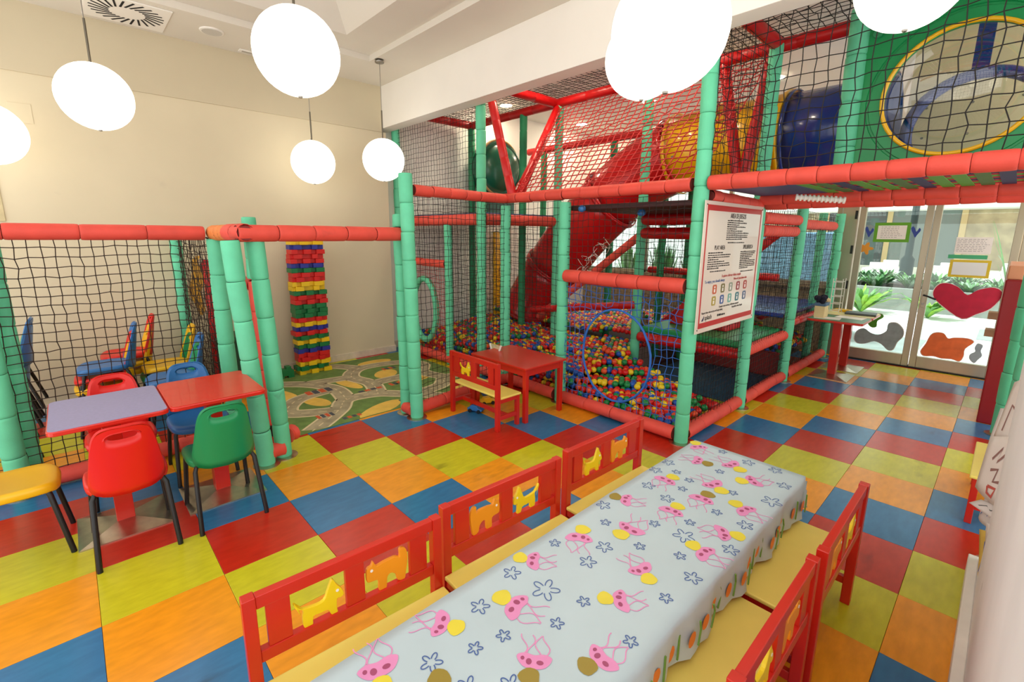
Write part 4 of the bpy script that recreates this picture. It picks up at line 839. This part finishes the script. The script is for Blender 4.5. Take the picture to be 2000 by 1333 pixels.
# ---------------------------------------------------------------- plastic chairs
def chair_meshes(col):
    mat = CH[col]; out = {}
    # backrest: ring topology around a hand slot, mapped on a curved shell
    n = 40; W0, W1, H = .198, .13, .415
    def outer(j):
        t = 2 * PI * j / n; c_, s_ = math.cos(t), math.sin(t); e = .42
        u = math.copysign(abs(c_) ** e, c_); v_ = math.copysign(abs(s_) ** e, s_); y = (v_ + 1) / 2
        return (u * (W0 + (W1 - W0) * y ** .8), y * H)
    def slot(j):
        t = 2 * PI * j / n; c_, s_ = math.cos(t), math.sin(t)
        return (.066 * math.copysign(abs(c_) ** .7, c_), .352 + .018 * math.copysign(abs(s_) ** .8, s_))
    def mp(u, y, k=0):
        # curved back: edges come forward, upper part leans back
        return Vector((u, -.178 - .055 * (y / H) ** 1.1 - .03 * (1 - (u / W0) ** 2) + .085 * abs(u / W0) ** 2.6 * (1 - y / H * .55), .382 + y))
    K = 7; vs = []; fs = []
    for k in range(K + 1):
        for j in range(n):
            a, b = slot(j), outer(j); q = (k / K); vs.append(mp(a[0] + (b[0] - a[0]) * q, a[1] + (b[1] - a[1]) * q))
    for k in range(K): fs += [(k * n + j, k * n + (j + 1) % n, (k + 1) * n + (j + 1) % n, (k + 1) * n + j) for j in range(n)]
    mb = MB().add(vs, fs); me = mb.mesh('backrest', mat)
    bm = bmesh.new(); bm.from_mesh(me); bmesh.ops.recalc_face_normals(bm, faces=bm.faces[:]); bmesh.ops.solidify(bm, geom=bm.faces[:], thickness=.022)
    es = [e for e in bm.edges if len(e.link_faces) == 2 and e.calc_face_angle(0) > .9]; bmesh.ops.bevel(bm, geom=es, offset=.009, segments=2, affect='EDGES')
    bm.to_mesh(me); bm.free(); me.polygons.foreach_set('use_smooth', [True] * len(me.polygons)); out['back'] = me
    # seat
    n = 36
    def so(j, g):
        t = 2 * PI * j / n; c_, s_ = math.cos(t), math.sin(t); e = .55
        return (math.copysign(abs(c_) ** e, c_) * .188 * g * (1 + .05 * s_), .02 + math.copysign(abs(s_) ** e, s_) * .19 * g)
    rings = [(.02, .424), (.4, .425), (.75, .432), (.93, .44), (1.0, .432), (1.02, .418), (1.0, .395), (.97, .388), (.94, .392), (.9, .415), (.02, .410)]
    vs = []; fs = []
    for g, z in rings:
        for j in range(n):
            a, b = so(j, g); vs.append((a, b, z - .02 * max(0, (b - .12) / .09) ** 2))
    for i in range(len(rings) - 1): fs += [(i * n + j, i * n + (j + 1) % n, (i + 1) * n + (j + 1) % n, (i + 1) * n + j) for j in range(n)]
    fs += [tuple(range(n)), tuple((len(rings) - 1) * n + j for j in range(n))]
    out['seat'] = MB().add(vs, fs).mesh('seat', mat, smooth='all')
    return out
leg_me = {}
for sx in (-1, 1):
    leg_me[('f', sx)] = MB().tube([(sx * .10, .13, .405), (sx * .15, .155, .40), (sx * .165, .165, .37), (sx * .185, .215, .02), (sx * .186, .217, 0)], .0135, 10).mesh('leg', m_black, smooth=True)
    leg_me[('r', sx)] = MB().tube([(sx * .10, -.10, .405), (sx * .15, -.125, .40), (sx * .163, -.14, .37), (sx * .18, -.235, .02), (sx * .18, -.237, 0)], .0135, 10).mesh('leg', m_black, smooth=True)
fr_me = MB().tube([(-.11, .13, .405), (-.11, -.10, .405)], .011, 8).tube([(.11, .13, .405), (.11, -.10, .405)], .011, 8).mesh('seat_support', m_black, smooth=True)
CM = {c_: chair_meshes(c_) for c_ in CH}
def chair(col, loc, rz, label, group='plastic school chairs'):
    t = thing('school_chair', label, 'chair', loc, rz, group)
    link('seat', CM[col]['seat'], t); link('backrest', CM[col]['back'], t); link('seat_support', fr_me, t)
    for k in leg_me: link('leg', leg_me[k], t)
    return t
chair('green', (-.20, -.335, 0), PI / 2, 'green plastic chair with its back to the viewer, at the red pedestal table')
chair('red', (-.20, -.805, 0), PI / 2, 'red plastic chair with its back to the viewer, at the lilac table')
chair('blue', (-.93, -.33, 0), -PI / 2, 'blue plastic chair on the net side of the red pedestal table')
chair('red', (-.93, -.78, 0), -PI / 2, 'red plastic chair on the net side of the lilac table')
chair('yellow', (-.475, -1.30, 0), 0, 'yellow plastic chair cut by the picture edge, at the end of the lilac table')
def stack(x, y, rz, cols, where, dz=.085):
    pos = ['bottom', 'second from the bottom', 'third from the bottom', 'fourth from the bottom']
    for i, c_ in enumerate(cols):
        p_ = 'top' if i == len(cols) - 1 else pos[i]
        chair(c_, (x + random.uniform(-.01, .01), y + random.uniform(-.01, .01) + i * .022, i * dz), rz + random.uniform(-.04, .04), f'{c_} plastic chair, {p_} of the stack {where}', 'stacked chairs behind the net')
stack(-2.45, -.80, PI, ['yellow', 'red', 'blue'], 'below the middle of the net'); stack(-2.9, -.62, PI, ['yellow', 'yellow', 'red'], 'touching the bare wall')
stack(-2.5, -.32, PI, ['green', 'yellow'], 'nearest the crossing side net'); stack(-1.95, -.34, PI, ['green', 'blue'], 'beside the corner post'); stack(-2.75, -1.52, PI, ['yellow', 'blue', 'green', 'blue'], 'behind the end fence post')
chair('yellow', (-2.0, -1.55, 0), PI * .8, 'yellow plastic chair behind the end fence post, standing alone')
# ================================================================ ROAD MAT
RM = thing('road_play_mat', 'play mat printed with grey roads, green verges and sand corners on the floor', 'play mat', (-2.1, 1.5, 0))
m_matg = M('mat_green', (104, 134, 66), .7, var=.2, vscale=10); m_matgrey = M('mat_road', (168, 156, 126), .7, var=.22, vscale=7); m_mats = M('mat_sand', (232, 190, 84), .7, var=.1); m_matw = M('mat_edge', (222, 206, 164), .7); m_matr = M('mat_red', (206, 84, 44), .7); m_matd = M('mat_dark', (70, 74, 84), .7, var=.2)
X0, X1, Y0, Y1 = -1.06, 1.06, -1.09, 1.22
MB().bx(X0, X1, Y0, Y1, 0, .004).obj('mat_sheet', m_matg, RM)
cnt = [0]
def zf(): cnt[0] += 1; return .0043 + cnt[0] * .00003
def clampf(a, b): return min(max(a, X0 + .01), X1 - .01), min(max(b, Y0 + .01), Y1 - .01)
roads = [[(1.05, -.95), (.7, -.55), (.45, -.35), (.5, 0), (.75, .3), (.72, .7), (.5, .95), (.55, 1.2)], [(.45, -.35), (.0, -.3), (-.4, -.5), (-.7, -.9), (-.75, -1.09)], [(.5, 0), (.1, .12), (-.3, .05), (-.6, .3), (-.55, .8), (-.25, 1.05), (.1, .85), (.5, .95)], [(-.6, .3), (-.9, .1), (-1.05, -.3)], [(.75, .3), (1.05, .5)], [(-.4, -.5), (-.3, .05)], [(.0, -.3), (.1, -.75), (.45, -.95), (.7, -.55)], [(.1, .12), (.1, .5), (.1, .85)]]
rd = [smoothpoly(r_, 7, False) for r_ in roads]
e = zf()
for x, y, w, h, a in ((.95, -.2, .12, .3, .4), (.3, -.62, .2, .1, .3), (.28, .62, .12, .25, .1), (-.15, .45, .14, .2, .8), (-.75, .6, .12, .25, 0), (-.05, -.1, .25, .08, .2), (.9, .9, .1, .2, .5), (-.9, -.7, .1, .2, .2), (-.2, -.85, .3, .12, .3)):
    MB().add([(*clampf(x + w * math.cos(t) * math.cos(a) - h * math.sin(t) * math.sin(a), y + w * math.cos(t) * math.sin(a) + h * math.sin(t) * math.cos(a)), e) for t in np.linspace(0, 6.28, 18, endpoint=False)], [tuple(range(18))]).obj('sand_print', m_mats, RM)
e = zf()
for r_ in rd: ed = MB(); ribbon(ed, r_, .22, lambda a, b: (*clampf(a, b), e)); ed.obj('road_edge_print', m_matw, RM)
for r_ in rd: e2 = zf(); ro = MB(); ribbon(ro, r_, .175, lambda a, b: (*clampf(a, b), e2)); ro.obj('road_print', m_matgrey, RM)
da = MB(); e3 = zf()
for r_ in rd:
    for i in range(0, len(r_) - 1, 2): ribbon(da, r_[i:i + 2], .012, lambda a, b: (*clampf(a, b), e3))
da.obj('lane_mark_print', m_matw, RM, kind='stuff')
e4 = zf()
for x, y, w, h, q in ((.25, .25, .1, .22, 0), (.3, .33, .05, .1, 1), (-.1, -.62, .14, .3, 0), (.85, .05, .08, .2, 1), (.7, -.8, .1, .18, 0), (.28, -.15, .06, .3, 1), (-.4, .5, .1, .2, 0), (.92, -.62, .06, .2, 1), (-.1, .7, .12, .1, 0)):
    for i in range(4):
        MB().bx(x, x + w, y + i * h / 4 + .006, y + (i + 1) * h / 4 - .006, .0042, e4).obj('house_print', (m_matr, m_matd)[(q + i) % 2], RM)

# ================================================================ BLOCK TOWER
seq = 'ybrrrbgrryygrrgggrybrgygbrrygy'[::-1]; word = {'r': 'red', 'y': 'yellow', 'b': 'blue', 'g': 'green'}
ords = ['lowest', 'second', 'third', 'fourth', 'fifth', 'sixth', 'seventh', 'eighth', 'ninth', 'tenth', 'eleventh', 'twelfth', 'thirteenth', 'fourteenth', 'fifteenth', 'sixteenth', 'seventeenth', 'eighteenth', 'nineteenth', 'twentieth', 'twenty first', 'twenty second', 'twenty third', 'twenty fourth', 'twenty fifth', 'twenty sixth', 'twenty seventh', 'twenty eighth', 'twenty ninth', 'topmost']
def blk(kind):
    # comb outline seen from above: bar with teeth at the front and back
    w = .205
    if kind == 0: f_ = [(-w, .05), (-w, .09), (-.13, .09), (-.13, .05), (-.06, .05), (-.06, .10), (.03, .10), (.03, .05), (.10, .05), (.10, .09), (w, .09), (w, .05)]
    elif kind == 1: f_ = [(-w, .05), (-.17, .05), (-.17, .095), (-.07, .095), (-.07, .05), (.05, .05), (.05, .10), (.12, .10), (.12, .05), (w, .05)]
    else: f_ = [(-w, .08), (-.15, .08), (-.15, .05), (-.10, .05), (-.10, .095), (.0, .095), (.0, .05), (.06, .05), (.06, .09), (w - .03, .09), (w - .03, .05), (w, .05)]
    return f_ + [(w, -.09), (.1, -.09), (.1, -.06), (-.05, -.06), (-.05, -.09), (-w, -.09)]
bk = {(c_, k): MB().prism([(b, a) for a, b in blk(k)], .0555).mesh('toy_block', BLK[c_], bevel=.003) for c_ in 'rybg' for k in range(3)}
for i, c_ in enumerate(seq):
    k = (i * 7 + (i // 3)) % 3; x, y = -2.98 + random.uniform(-.006, .006), 1.30 + random.uniform(-.028, .028) * (1 if i % 4 == 1 else .35)
    o = link('toy_block', bk[(c_, k)], None, (x, y, i * .0572), (0, 0, random.uniform(-.03, .03)), f'{word[c_]} toothed toy block, {ords[i]} from the floor in the tall wall tower' if i not in (0, 29) else f'{word[c_]} toothed toy block, {ords[i]} one of the tall wall tower', 'toy block', 'toy blocks stacked in a tower')
o = MB().prism([(-.09, 0), (-.03, 0), (-.03, .03), (.02, .03), (.02, 0), (.09, 0), (.09, .1), (.06, .1), (.06, .15), (.0, .15), (.0, .12), (-.05, .12), (-.05, .15), (-.09, .15)], .09, lambda a, b, c_: (c_, a, b)).obj('toy_block', BLK['g'], None, bevel=.004, loc=(-2.98, .93, 0), label='single dark green toothed block on the floor beside the tower', cat='toy block', group='toy blocks stacked in a tower')

# ================================================================ STICKERS AND NOTICES ON THE DOORS
GYd = 7.606
def sticker(name, label, poly, col, cat='sticker', sm=3, edge=None, t=.0015):
    cx_ = sum(p_[0] for p_ in poly) / len(poly); cz_ = min(p_[1] for p_ in poly)
    o = thing(name, label, cat, (cx_, GYd, cz_), 0, None)
    q = smoothpoly(poly, sm) if sm else poly
    cc = (sum(p_[0] for p_ in q) / len(q), sum(p_[1] for p_ in q) / len(q))
    if edge: MB().prism([(cc[0] + (a - cc[0]) * 1.03, cc[1] + (b - cc[1]) * 1.04) for a, b in q], t * .5, lambda a, b, c_: (a - cx_, -c_, b - cz_)).obj('pale_outline', edge, o)
    MB().prism(q, t, lambda a, b, c_: (a - cx_, -c_, b - cz_)).obj('colour_sheet', col, o); return o
m_heart = M('heart_paper', (190, 26, 60), .7, var=.12, vscale=10)
def zz(z): return z
heart = [(2.806, .755), (2.62, .88), (2.50, 1.0), (2.482, 1.10), (2.53, 1.19), (2.62, 1.205), (2.72, 1.16), (2.815, 1.07), (2.90, 1.14), (3.02, 1.185), (3.10, 1.16), (3.125, 1.08), (3.05, .92), (2.93, .83)]
sticker('heart_sticker', 'large crimson paper heart stuck on the right glass door', heart, m_heart, edge=m_paper)
sticker('splash_sticker', 'wide grey blob sticker low on the left glass door', [(1.69, .30), (1.74, .24), (1.83, .25), (1.93, .30), (2.02, .27), (2.10, .20), (2.16, .22), (2.19, .33), (2.24, .42), (2.23, .52), (2.15, .60), (2.06, .58), (2.05, .47), (1.96, .40), (1.87, .42), (1.79, .47), (1.71, .42)], M('sticker_grey', (150, 164, 170), .7, var=.15, vscale=12), edge=m_paper)
sticker('splash_sticker', 'small green blob sticker above the grey one on the left glass door', [(1.83, .54), (1.88, .50), (1.93, .52), (1.93, .60), (1.99, .66), (1.97, .71), (1.89, .70), (1.82, .62)], M('sticker_green', (84, 150, 40), .7, var=.15), edge=m_paper)
sticker('splash_sticker', 'wide orange blob sticker low on the right glass door', [(2.46, .25), (2.50, .19), (2.60, .205), (2.68, .19), (2.78, .20), (2.86, .185), (2.89, .26), (2.89, .36), (2.96, .46), (2.90, .50), (2.77, .49), (2.71, .47), (2.66, .53), (2.58, .53), (2.53, .48), (2.50, .36)], M('sticker_orange', (226, 110, 56), .7, var=.15, vscale=10), edge=m_paper)
sticker('splash_sticker', 'narrow grey blob sticker beside the orange one on the right glass door', [(2.95, .24), (3.0, .19), (3.03, .24), (3.06, .30), (3.04, .36), (3.05, .43), (3.0, .45), (2.98, .39), (2.99, .34), (2.95, .30)], M('sticker_grey2', (150, 164, 170), .7, var=.15), edge=m_paper)
sticker('flower_sticker', 'small orange flower sticker on the left glass door', [(1.66 + (.07 + .025 * math.cos(5 * t)) * math.cos(t), 1.64 + (.07 + .025 * math.cos(5 * t)) * math.sin(t)) for t in np.linspace(0, 6.28, 30, endpoint=False)], M('sticker_amber', (226, 150, 50), .7), sm=0)
for x, l in ((1.675, 'blue butterfly sticker beside the notice, hinge side of the left door'), (2.19, 'blue butterfly sticker beside the notice, lock side of the left door')):
    sticker('butterfly_sticker', l, [(x - .055, 1.92), (x - .02, 1.84), (x, 1.80), (x + .02, 1.84), (x + .05, 1.90), (x + .03, 1.93), (x + .005, 1.88), (x - .03, 1.95)], M('sticker_blue', (50, 70, 150), .7))
def notice(label, x0, x1, z0, z1, border, bw, page, nlines, slant=0.):
    o = thing('door_notice', label, 'notice', ((x0 + x1) / 2, GYd, z0), 0, 'notices taped to the glass doors'); w = (x1 - x0) / 2; h = z1 - z0
    MB().bx(-w, w, -.0015, 0, 0, h).obj('backing_sheet', border, o); MB().bx(-w + bw, w - bw, -.0028, -.0015, bw, h - bw).obj('page', page, o)
    mb = MB(); 
    for i in range(nlines):
        q = -w + bw * 2; z = h - bw - (h - 2 * bw) * (i + 1) / (nlines + 1); end = w - bw * 2 - random.uniform(0, .06)
        while q < end: l = random.uniform(.015, .04); mb.bx(q, min(q + l, end), -.0034, -.0028, z, z + .006); q += l + .01
    if nlines: mb.obj('written_lines', M('notice_ink', (150, 146, 150), .8) if 'notice_ink' not in bpy.data.materials else bpy.data.materials['notice_ink'], o, kind='stuff')
    return o
notice('notice with a wide green border on the left glass door', 1.73, 2.13, 1.735, 2.005, M('notice_green', (96, 160, 40), .7), .04, m_paper, 7)
notice('plain white written sheet on the right glass door', 2.61, 2.95, 1.60, 1.81, m_paper, .008, m_paper, 8)
notice('white sheet with a yellow border above the heart on the right glass door', 2.59, 2.975, 1.295, 1.52, M('notice_yellow', (214, 186, 50), .7), .03, M('notice_white', (226, 230, 232), .7), 0)
notice('thin green strip between the two sheets on the right glass door', 2.56, 2.93, 1.535, 1.585, M('notice_teal', (70, 170, 120), .7), .004, bpy.data.materials['notice_teal'], 0)

# ================================================================ THINGS ON THE TABLES BY THE DOOR
bx_ = thing('pen_box', 'cream and blue fabric pen box filled with dark cloths by the door', 'box', (1.53, 6.22, .771))
MB().bx(-.06, .06, -.09, .09, 0, .15).obj('box_body', M('box_cream', (236, 214, 160), .8, var=.06), bx_, bevel=.008); MB().bx(-.063, .063, -.093, .093, .15, .195).obj('box_rim', M('box_blue', (90, 120, 150), .8), bx_, bevel=.006)
mb = MB()
for i in range(14): mb.sphere((random.uniform(-.06, .03), random.uniform(-.1, .06), .21 + random.uniform(0, .06)), random.uniform(.02, .04), 8, 6)
mb.obj('dark_cloth', M('cloth_navy', (20, 24, 44), .9), bx_, smooth='all'); MB().sphere((.03, .05, .22), (.05, .04, .035), 10, 6).obj('sponge', M('sponge', (226, 200, 150), .9), bx_, smooth='all')
rk = thing('wire_rack', 'small clear white plastic rack standing by the glass door', 'rack', (1.56, 6.75, .771))
mb = MB()
for i in range(5): mb.bx(-.06, .06, -.004, .004, .02 + i * .10, .03 + i * .10); mb.bx(-.06, .06, .15, .158, .02 + i * .10, .03 + i * .10)
for a, b in ((-.06, 0), (.052, 0), (-.06, .15), (.052, .15)): mb.bx(a, a + .008, b, b + .008, 0, .47)
mb.obj('rack_frame', m_white, rk)
for x, y, rz, w, d, mt, l in ((1.62, 6.18, .1, .28, .2, m_paper, 'cream paper sheet lying beside the pen box'), (1.82, 6.42, -.1, .3, .21, m_white, 'white paper sheet lying at the edge of the door table')):
    MB().bx(-w / 2, w / 2, -d / 2, d / 2, 0, .002).obj('paper_sheet', mt, None, loc=(x, y, .771), rot=(0, 0, rz), label=l, cat='paper')
fo = thing('folder', 'dark grey ring folder lying flat on the door table', 'folder', (1.85, 6.85, .771), .1)
MB().bx(-.17, .17, -.12, .12, 0, .025).obj('cover', M('folder_grey', (70, 78, 80), .5), fo, bevel=.004); MB().bx(-.165, .165, -.115, .115, .004, .021).bx(.165, .171, -.11, .11, .004, .021).obj('pages', m_paper, fo)
o = MB().prism([(-.1, -.06), (.1, -.06), (.12, .02), (.06, .08), (-.08, .08)], .03).obj('yellow_toy_tray', m_syel, None, bevel=.006, loc=(1.60, 6.98, .771), label='shallow yellow plastic tray at the back of the door table', cat='tray')
# ================================================================ RIGHT HAND SIDE
RP = thing('padded_wall_panel', 'tall dark red padded panel standing beside the glass door', 'padded panel', (3.2, 5.7, 0))
MB().bx(-.065, .055, -.2, 1.2, 0, 1.42).obj('panel', M('panel_crimson', (150, 10, 22), .45, var=.05), RP, bevel=.012)
MB().bx(-.06, .05, -.15, 1.1, 1.42, 1.55).obj('panel_cap', M('panel_cap', (226, 150, 110), .5), RP, bevel=.01)
mw_ = M('raw_wood', (206, 176, 140), .7, var=.15, stretch=(1, 6, 1))
for z in (.80, .98): MB().bx(-.14, -.065, .25, .42, z, z + .07).obj('wood_bracket', mw_, RP, bevel=.004)
SPp = thing('bridge_support', 'green padded support posts of the overhead bridge at the picture edge', 'padded post', (3.33, 4.9, 0))
for x, y, h in ((3.30, 5.22, 2.1), (3.36, 4.95, 2.1), (3.345, 2.66, 2.1)): pole(SPp, (x, y, 0), (x, y, h), .063, m_green, .32); foot(SPp, x, y)
# paper drawings on the end of the partition
m_dr = [M('drawing_paper', (232, 222, 216), .9, var=.04), M('drawing_paper_b', (222, 214, 212), .9, var=.05)]
def sheet(label, pts, mat, cat='drawing', marks=None):
    # pts: four corners, curled in between
    a, b, c_, d = (Vector(p_) for p_ in pts); base = (a + b + c_ + d) / 4; base.z = min(p_.z for p_ in (a, b, c_, d))
    o = thing('paper_drawing', label, cat, base, 0, 'paper drawings taped to the partition'); n = 6; vs = []; fs = []
    nrm = (b - a).cross(d - a).normalized()
    def P_(u, v_): return (a * (1 - u) + b * u) * (1 - v_) + (d * (1 - u) + c_ * u) * v_ + nrm * .012 * math.sin(u * PI * 1.3) * math.cos(v_ * 2) - base
    for i in range(n + 1):
        for j in range(n + 1): vs.append(P_(i / n, j / n))
    for i in range(n):
        for j in range(n): fs.append((i * (n + 1) + j, (i + 1) * (n + 1) + j, (i + 1) * (n + 1) + j + 1, i * (n + 1) + j + 1))
    s_ = MB().add(vs, fs).obj('sheet', mat, o, smooth='all'); mo = s_.modifiers.new('s', 'SOLIDIFY'); mo.thickness = .0008
    if marks:
        for poly, mt in marks:
            mb = MB()
            for sgn in (1, -1): ribbon(mb, poly, .05, lambda u, v_: P_(u, v_) + nrm * .0022 * sgn)
            mb.obj('crayon_mark', mt, o)
    return o
cr_b = M('crayon_brown', (150, 110, 104), .9); cr_r = M('crayon_red', (196, 90, 80), .9); cr_y = M('crayon_yellow', (222, 180, 60), .9); cr_bl = M('crayon_blue', (90, 110, 180), .9)
Nn = [(.30, .62), (.52, .82), (.46, .60), (.72, .78)]; L2 = [(.35, .45), (.55, .5), (.5, .30), (.68, .34)]
sheet('white drawing with brown letter shapes hanging lowest but one on the partition end', [(3.19, 2.32, .56), (3.31, 2.16, .52), (3.30, 2.16, .92), (3.205, 2.32, .84)], m_dr[0], marks=[(Nn, cr_b), (L2, cr_b), ([(.4, .2), (.6, .22), (.55, .08), (.42, .1), (.4, .2)], cr_r)])
sheet('white drawing with a red letter at the top of the partition end', [(3.215, 2.40, .80), (3.315, 2.25, .82), (3.30, 2.2, 1.22), (3.245, 2.36, 1.12)], m_dr[0], marks=[([(.55, .75), (.75, .8), (.6, .68), (.78, .7)], cr_r), ([(.3, .2), (.35, .6), (.6, .5)], cr_b)])
sheet('greyish curled drawing between the letter drawings', [(3.205, 2.44, .78), (3.28, 2.36, .74), (3.29, 2.34, 1.0), (3.22, 2.44, .96)], m_dr[1], marks=[([(.2, .5), (.5, .55), (.7, .3)], cr_bl)])
sheet('small folded black and white printed sheet poking out of the partition end', [(3.18, 2.30, .475), (3.285, 2.2, .46), (3.285, 2.2, .55), (3.22, 2.3, .51)], m_dr[1], marks=[([(.3, .3), (.5, .6), (.7, .4), (.9, .6)], m_ink)])
sheet('blue crayon drawing tucked under the folded sheet', [(3.225, 2.33, .40), (3.275, 2.26, .38), (3.28, 2.26, .56), (3.235, 2.33, .56)], m_dr[1], marks=[([(.2, .2), (.4, .7), (.6, .3), (.8, .7)], cr_bl)])
sheet('torn yellow crayon drawing hanging lowest on the partition end', [(3.268, 2.22, .13), (3.29, 2.16, .12), (3.285, 2.16, .42), (3.235, 2.24, .38)], M('yellow_paper', (224, 190, 90), .9, var=.1), marks=[([(.4, .2), (.55, .5), (.45, .8)], cr_bl)])
sheet('plain white slip hanging behind the yellow drawing', [(3.28, 2.15, .18), (3.31, 2.08, .16), (3.305, 2.08, .48), (3.25, 2.16, .46)], m_dr[0])
# ================================================================ TOYS UNDER THE SMALL BENCH
ty = thing('toy_stroller', 'small folded toy stroller with pale cloth lying behind the bench', 'toy', (-.62, 2.35, 0))
for a, b in (((-.1, 0, .05), (.12, .05, .62)), ((.08, .1, .05), (-.12, .1, .60)), ((-.1, 0, .05), (.1, .1, .05))): MB().tube([a, ((a[0] + b[0]) / 2, (a[1] + b[1]) / 2, (a[2] + b[2]) / 2), b], .011, 8).obj('frame_tube', m_white, ty, smooth=True)
for x, y in ((-.1, 0), (.08, .1)): MB().lathe([(.05, -.012), (.05, .012)], 16).obj('wheel', M('wheel_blue', (60, 90, 140), .5) if x < 0 else bpy.data.materials['wheel_blue'], ty, loc=(x, y, .05), rot=(PI / 2, 0, 0))
MB().add([(-.12, .1, .60), (.12, .05, .62), (.08, .12, .3), (-.02, .16, .3)], [(0, 1, 2, 3)]).obj('cloth_seat', M('toy_cloth', (214, 214, 170), .9, var=.2, vscale=20), ty)

for x, y, rz, col, l in ((-.42, 1.98, .4, 'blue', 'small blue toy car on the floor under the little bench'), (-.52, 2.22, 1.2, 'yellow', 'small yellow toy car on the floor behind the little bench')):
    tc_ = thing('toy_car', l, 'toy car', (x, y, 0), rz, 'toy cars under the little bench')
    MB().prism([(-.08, .02), (.08, .02), (.085, .045), (.045, .05), (.025, .08), (-.04, .08), (-.06, .05), (-.085, .045)], .07, lambda a, b, c_: (a, c_ - .035, b)).obj('car_body', CH[col], tc_, bevel=.005)
    for a in (-.05, .05):
        for b in (-.04, .04): MB().lathe([(.02, -.006), (.02, .006)], 12).obj('wheel', m_black, tc_, loc=(a, b, .02), rot=(PI / 2, 0, 0))
tg = thing('tangled_string', 'tangle of pale curly string caught on the sloping red ladder rail', 'string', (-.75, 4.42, 1.38))
for i in range(7):
    q = [(-.25 + .07 * i + .06 * math.sin(k * 1.3 + i), -.06 + .03 * math.cos(k * 2.1 + i), -.12 + .055 * i + .07 * math.sin(k * .9 + 2 * i) + .02 * k) for k in range(9)]
    MB().tube(smoothpoly(q, 3, False), .003, 5).obj('strand', m_paper, tg, smooth=True)
